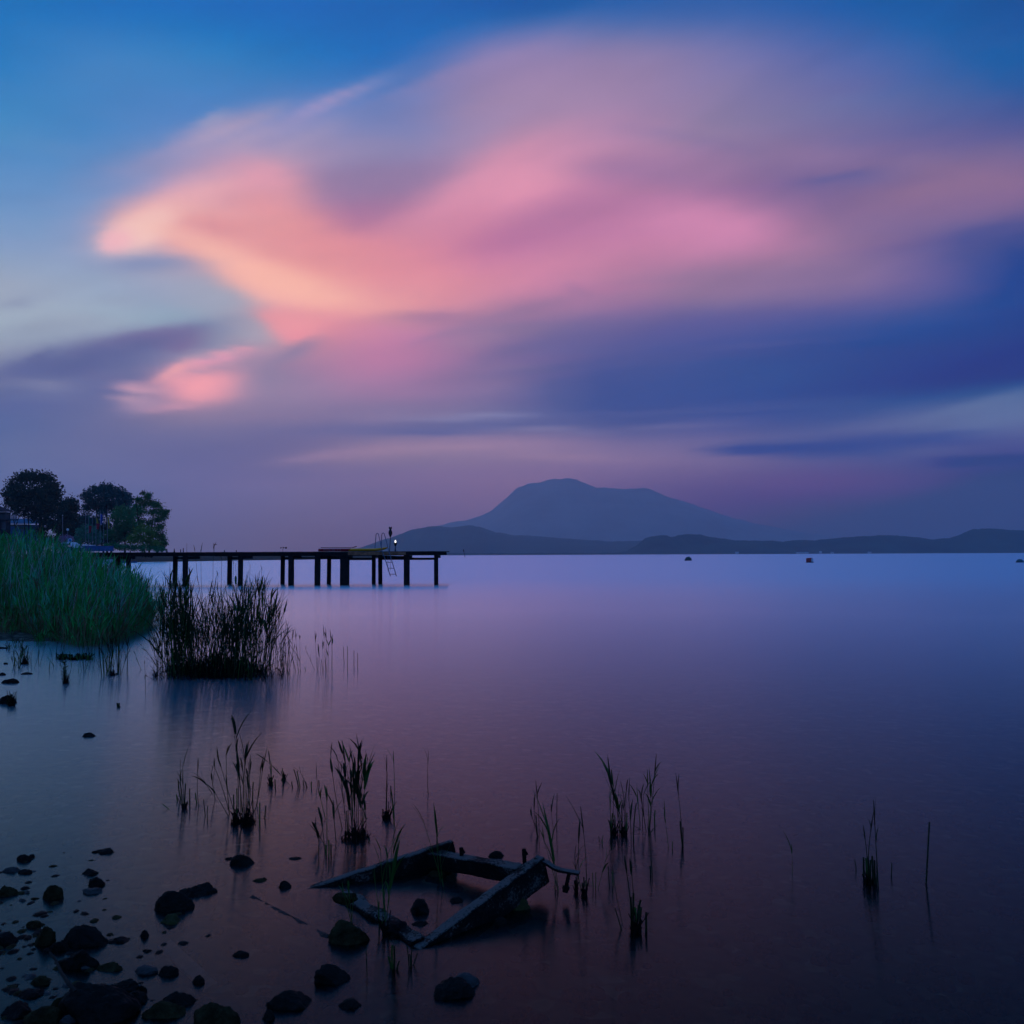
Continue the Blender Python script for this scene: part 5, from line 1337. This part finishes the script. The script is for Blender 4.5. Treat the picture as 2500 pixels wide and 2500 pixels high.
def fbeam(a, b_, w, h, up, name='beam', mat='crust_lit_top', n=26, rough=.004, seed=0):
    """a..b run along the middle of the top face"""
    a = Vector(a); b_ = Vector(b_); d = (b_-a).normalized(); r_ = d.cross(Vector(up)).normalized(); u = r_.cross(d).normalized()
    V = []; Fc = []; ring = [(-.5,0),(-.17,.0),(.17,0),(.5,0),(.5,-.33),(.5,-.66),(.5,-1),(.17,-1),(-.17,-1),(-.5,-1),(-.5,-.66),(-.5,-.33)]
    for i in range(n+1):
        p = a.lerp(b_, i/n)
        for (x, z) in ring:
            q_ = p+r_*(x*w)+u*(z*h); V.append(q_+Vector((frac(q_*14+Vector((seed, 0, 0)), 3), frac(q_*14+Vector((seed, 5, 0)), 3), frac(q_*14+Vector((seed, 9, 0)), 3)))*rough)
    K = len(ring)
    for i in range(n):
        for k in range(K): A = i*K+k; B = i*K+(k+1) % K; Fc.append((A, A+K, B+K, B))
    Fc += [tuple(range(K)), tuple(range(n*K, n*K+K))[::-1]]
    o = mesh(name, [v-fr_o for v in V], Fc, M[mat], fr)
    mm = o.modifiers.new('bevel', 'BEVEL'); mm.width = .004; mm.segments = 1; mm.limit_method = 'ANGLE'; mm.angle_limit = R(50)
    return o
A1 = on_z(752, 2166); A1.z = .0
B1 = on_y(1090, 2056, 4.33)
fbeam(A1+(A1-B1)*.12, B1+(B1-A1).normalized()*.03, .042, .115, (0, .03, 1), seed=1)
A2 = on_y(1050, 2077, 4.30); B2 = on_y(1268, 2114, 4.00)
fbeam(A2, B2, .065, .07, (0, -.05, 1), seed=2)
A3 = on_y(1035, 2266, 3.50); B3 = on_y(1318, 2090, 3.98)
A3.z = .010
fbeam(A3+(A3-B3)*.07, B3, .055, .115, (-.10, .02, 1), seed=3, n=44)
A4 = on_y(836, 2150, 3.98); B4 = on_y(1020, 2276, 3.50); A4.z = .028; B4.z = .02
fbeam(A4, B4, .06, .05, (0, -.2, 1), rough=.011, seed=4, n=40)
def frel(name, mb, mat='crust_lit_top', smooth=False): return mb.build(name, M[mat], fr, smooth=smooth)
mb = MB(fr_o); rod = [on_y(1308, 2092, 3.98), on_y(1334, 2106, 3.96), on_y(1352, 2118, 3.95), on_y(1366, 2124, 3.94), on_y(1388, 2128, 3.93), on_y(1413, 2132, 3.92)]
for a, b_ in zip(rod, rod[1:]): mb.beam(a, b_+(b_-a)*.05, .035, .010, (0, 0, 1))
frel('bent_iron', mb)
mb = MB(fr_o); a = on_y(1390, 2128, 3.93); b_ = on_y(1380, 2176, 3.92); mb.tube([a, b_], .0085, 8); frel('bolt', mb, 'root', True)
mb = MB(fr_o); c_ = a.lerp(b_, .82); dd = (b_-a).normalized(); mb.tube([c_-dd*.007, c_+dd*.007], .016, 6); frel('nut', mb, 'root')
mb = MB(fr_o); mb.tube([b_-dd*.012, b_+dd*.004], .013, 8); frel('bolt_head', mb, 'root')
for px, py, d in ((1126, 2084, 4.20), (1279, 2088, 3.97)):
    a = on_y(px, py, d); mb = MB(fr_o); mb.beam(a-Vector((-.004, 0, .05)), a+Vector((0, 0, .028)), .018, .01, (0, 1, 0)); mb.beam(a+Vector((0, 0, .02)), a+Vector((.012, 0, .0)), .018, .008, (0, 1, 0)); frel('bracket', mb, 'root')
mound(fr, fr_o, 935, 1000, 2284, .035, .05, 7.7, 'root', 'weed_clot')
# sunken planks and the stick
def plank(name, label, pa, pb, w0, w1, z, th, mat):
    a = on_z(*pa); b_ = on_z(*pb); d = (b_-a).normalized(); s_ = Vector((-d.y, d.x, 0)); n = 24; V = []; Fc = []
    for i in range(n+1):
        p = a.lerp(b_, i/n); w = (w0+(w1-w0)*i/n)/2; zz = z[0]+(z[1]-z[0])*i/n+.004*frac(p*6, 3); ww = w*(1+.12*frac(p*9, 3))
        s2 = .006*frac(p*30, 3); V += [p-s_*(ww+s2)+Vector((0, 0, zz-.008)), p+s_*(ww-s2)+Vector((0, 0, zz+s2)), p+s_*ww+Vector((0, 0, zz-th)), p-s_*ww+Vector((0, 0, zz-th))]
    for i in range(n):
        for k in range(4): A = 4*i+k; B = 4*i+(k+1) % 4; Fc.append((A, B, B+4, A+4))
    Fc += [(3,2,1,0), (4*n,4*n+1,4*n+2,4*n+3)]
    return tag(mesh(name, [v-a for v in V], Fc, M[mat], None, tuple(a)), label, 'plank')
M['wet_wood'] = pmat('dark sodden wood', (0.022, 0.020, 0.018), .7, .15, .5, 20, .6, 60)
plank('sunken_plank', 'dark crusted plank lying awash left of the big round boulder', (612, 2190), (795, 2290), .022, .045, (.004, .002), .02, 'wet_wood')
M['pale_wood'] = pmat('pale sunken wood', (0.22, 0.17, 0.16), .8, .2, .3, 10, .4, 40)
plank('sunken_plank', 'pale plank lying under the water left of the dark crusted one', (402, 2278), (515, 2382), .05, .05, (-.035, -.03), .02, 'pale_wood')
mb = MB(on_z(180, 2416)); mb.tube([on_y(121, 2325, 3.1), on_y(136, 2345, 3.05), on_y(150, 2375, 2.98), on_y(168, 2402, 2.92), on_y(184, 2420, 2.9)], [.0035, .004, .005, .006, .006], 6)
tag(mb.build('stick', M['bark']), 'thin crooked stick leaning on the biggest rock', 'stick')
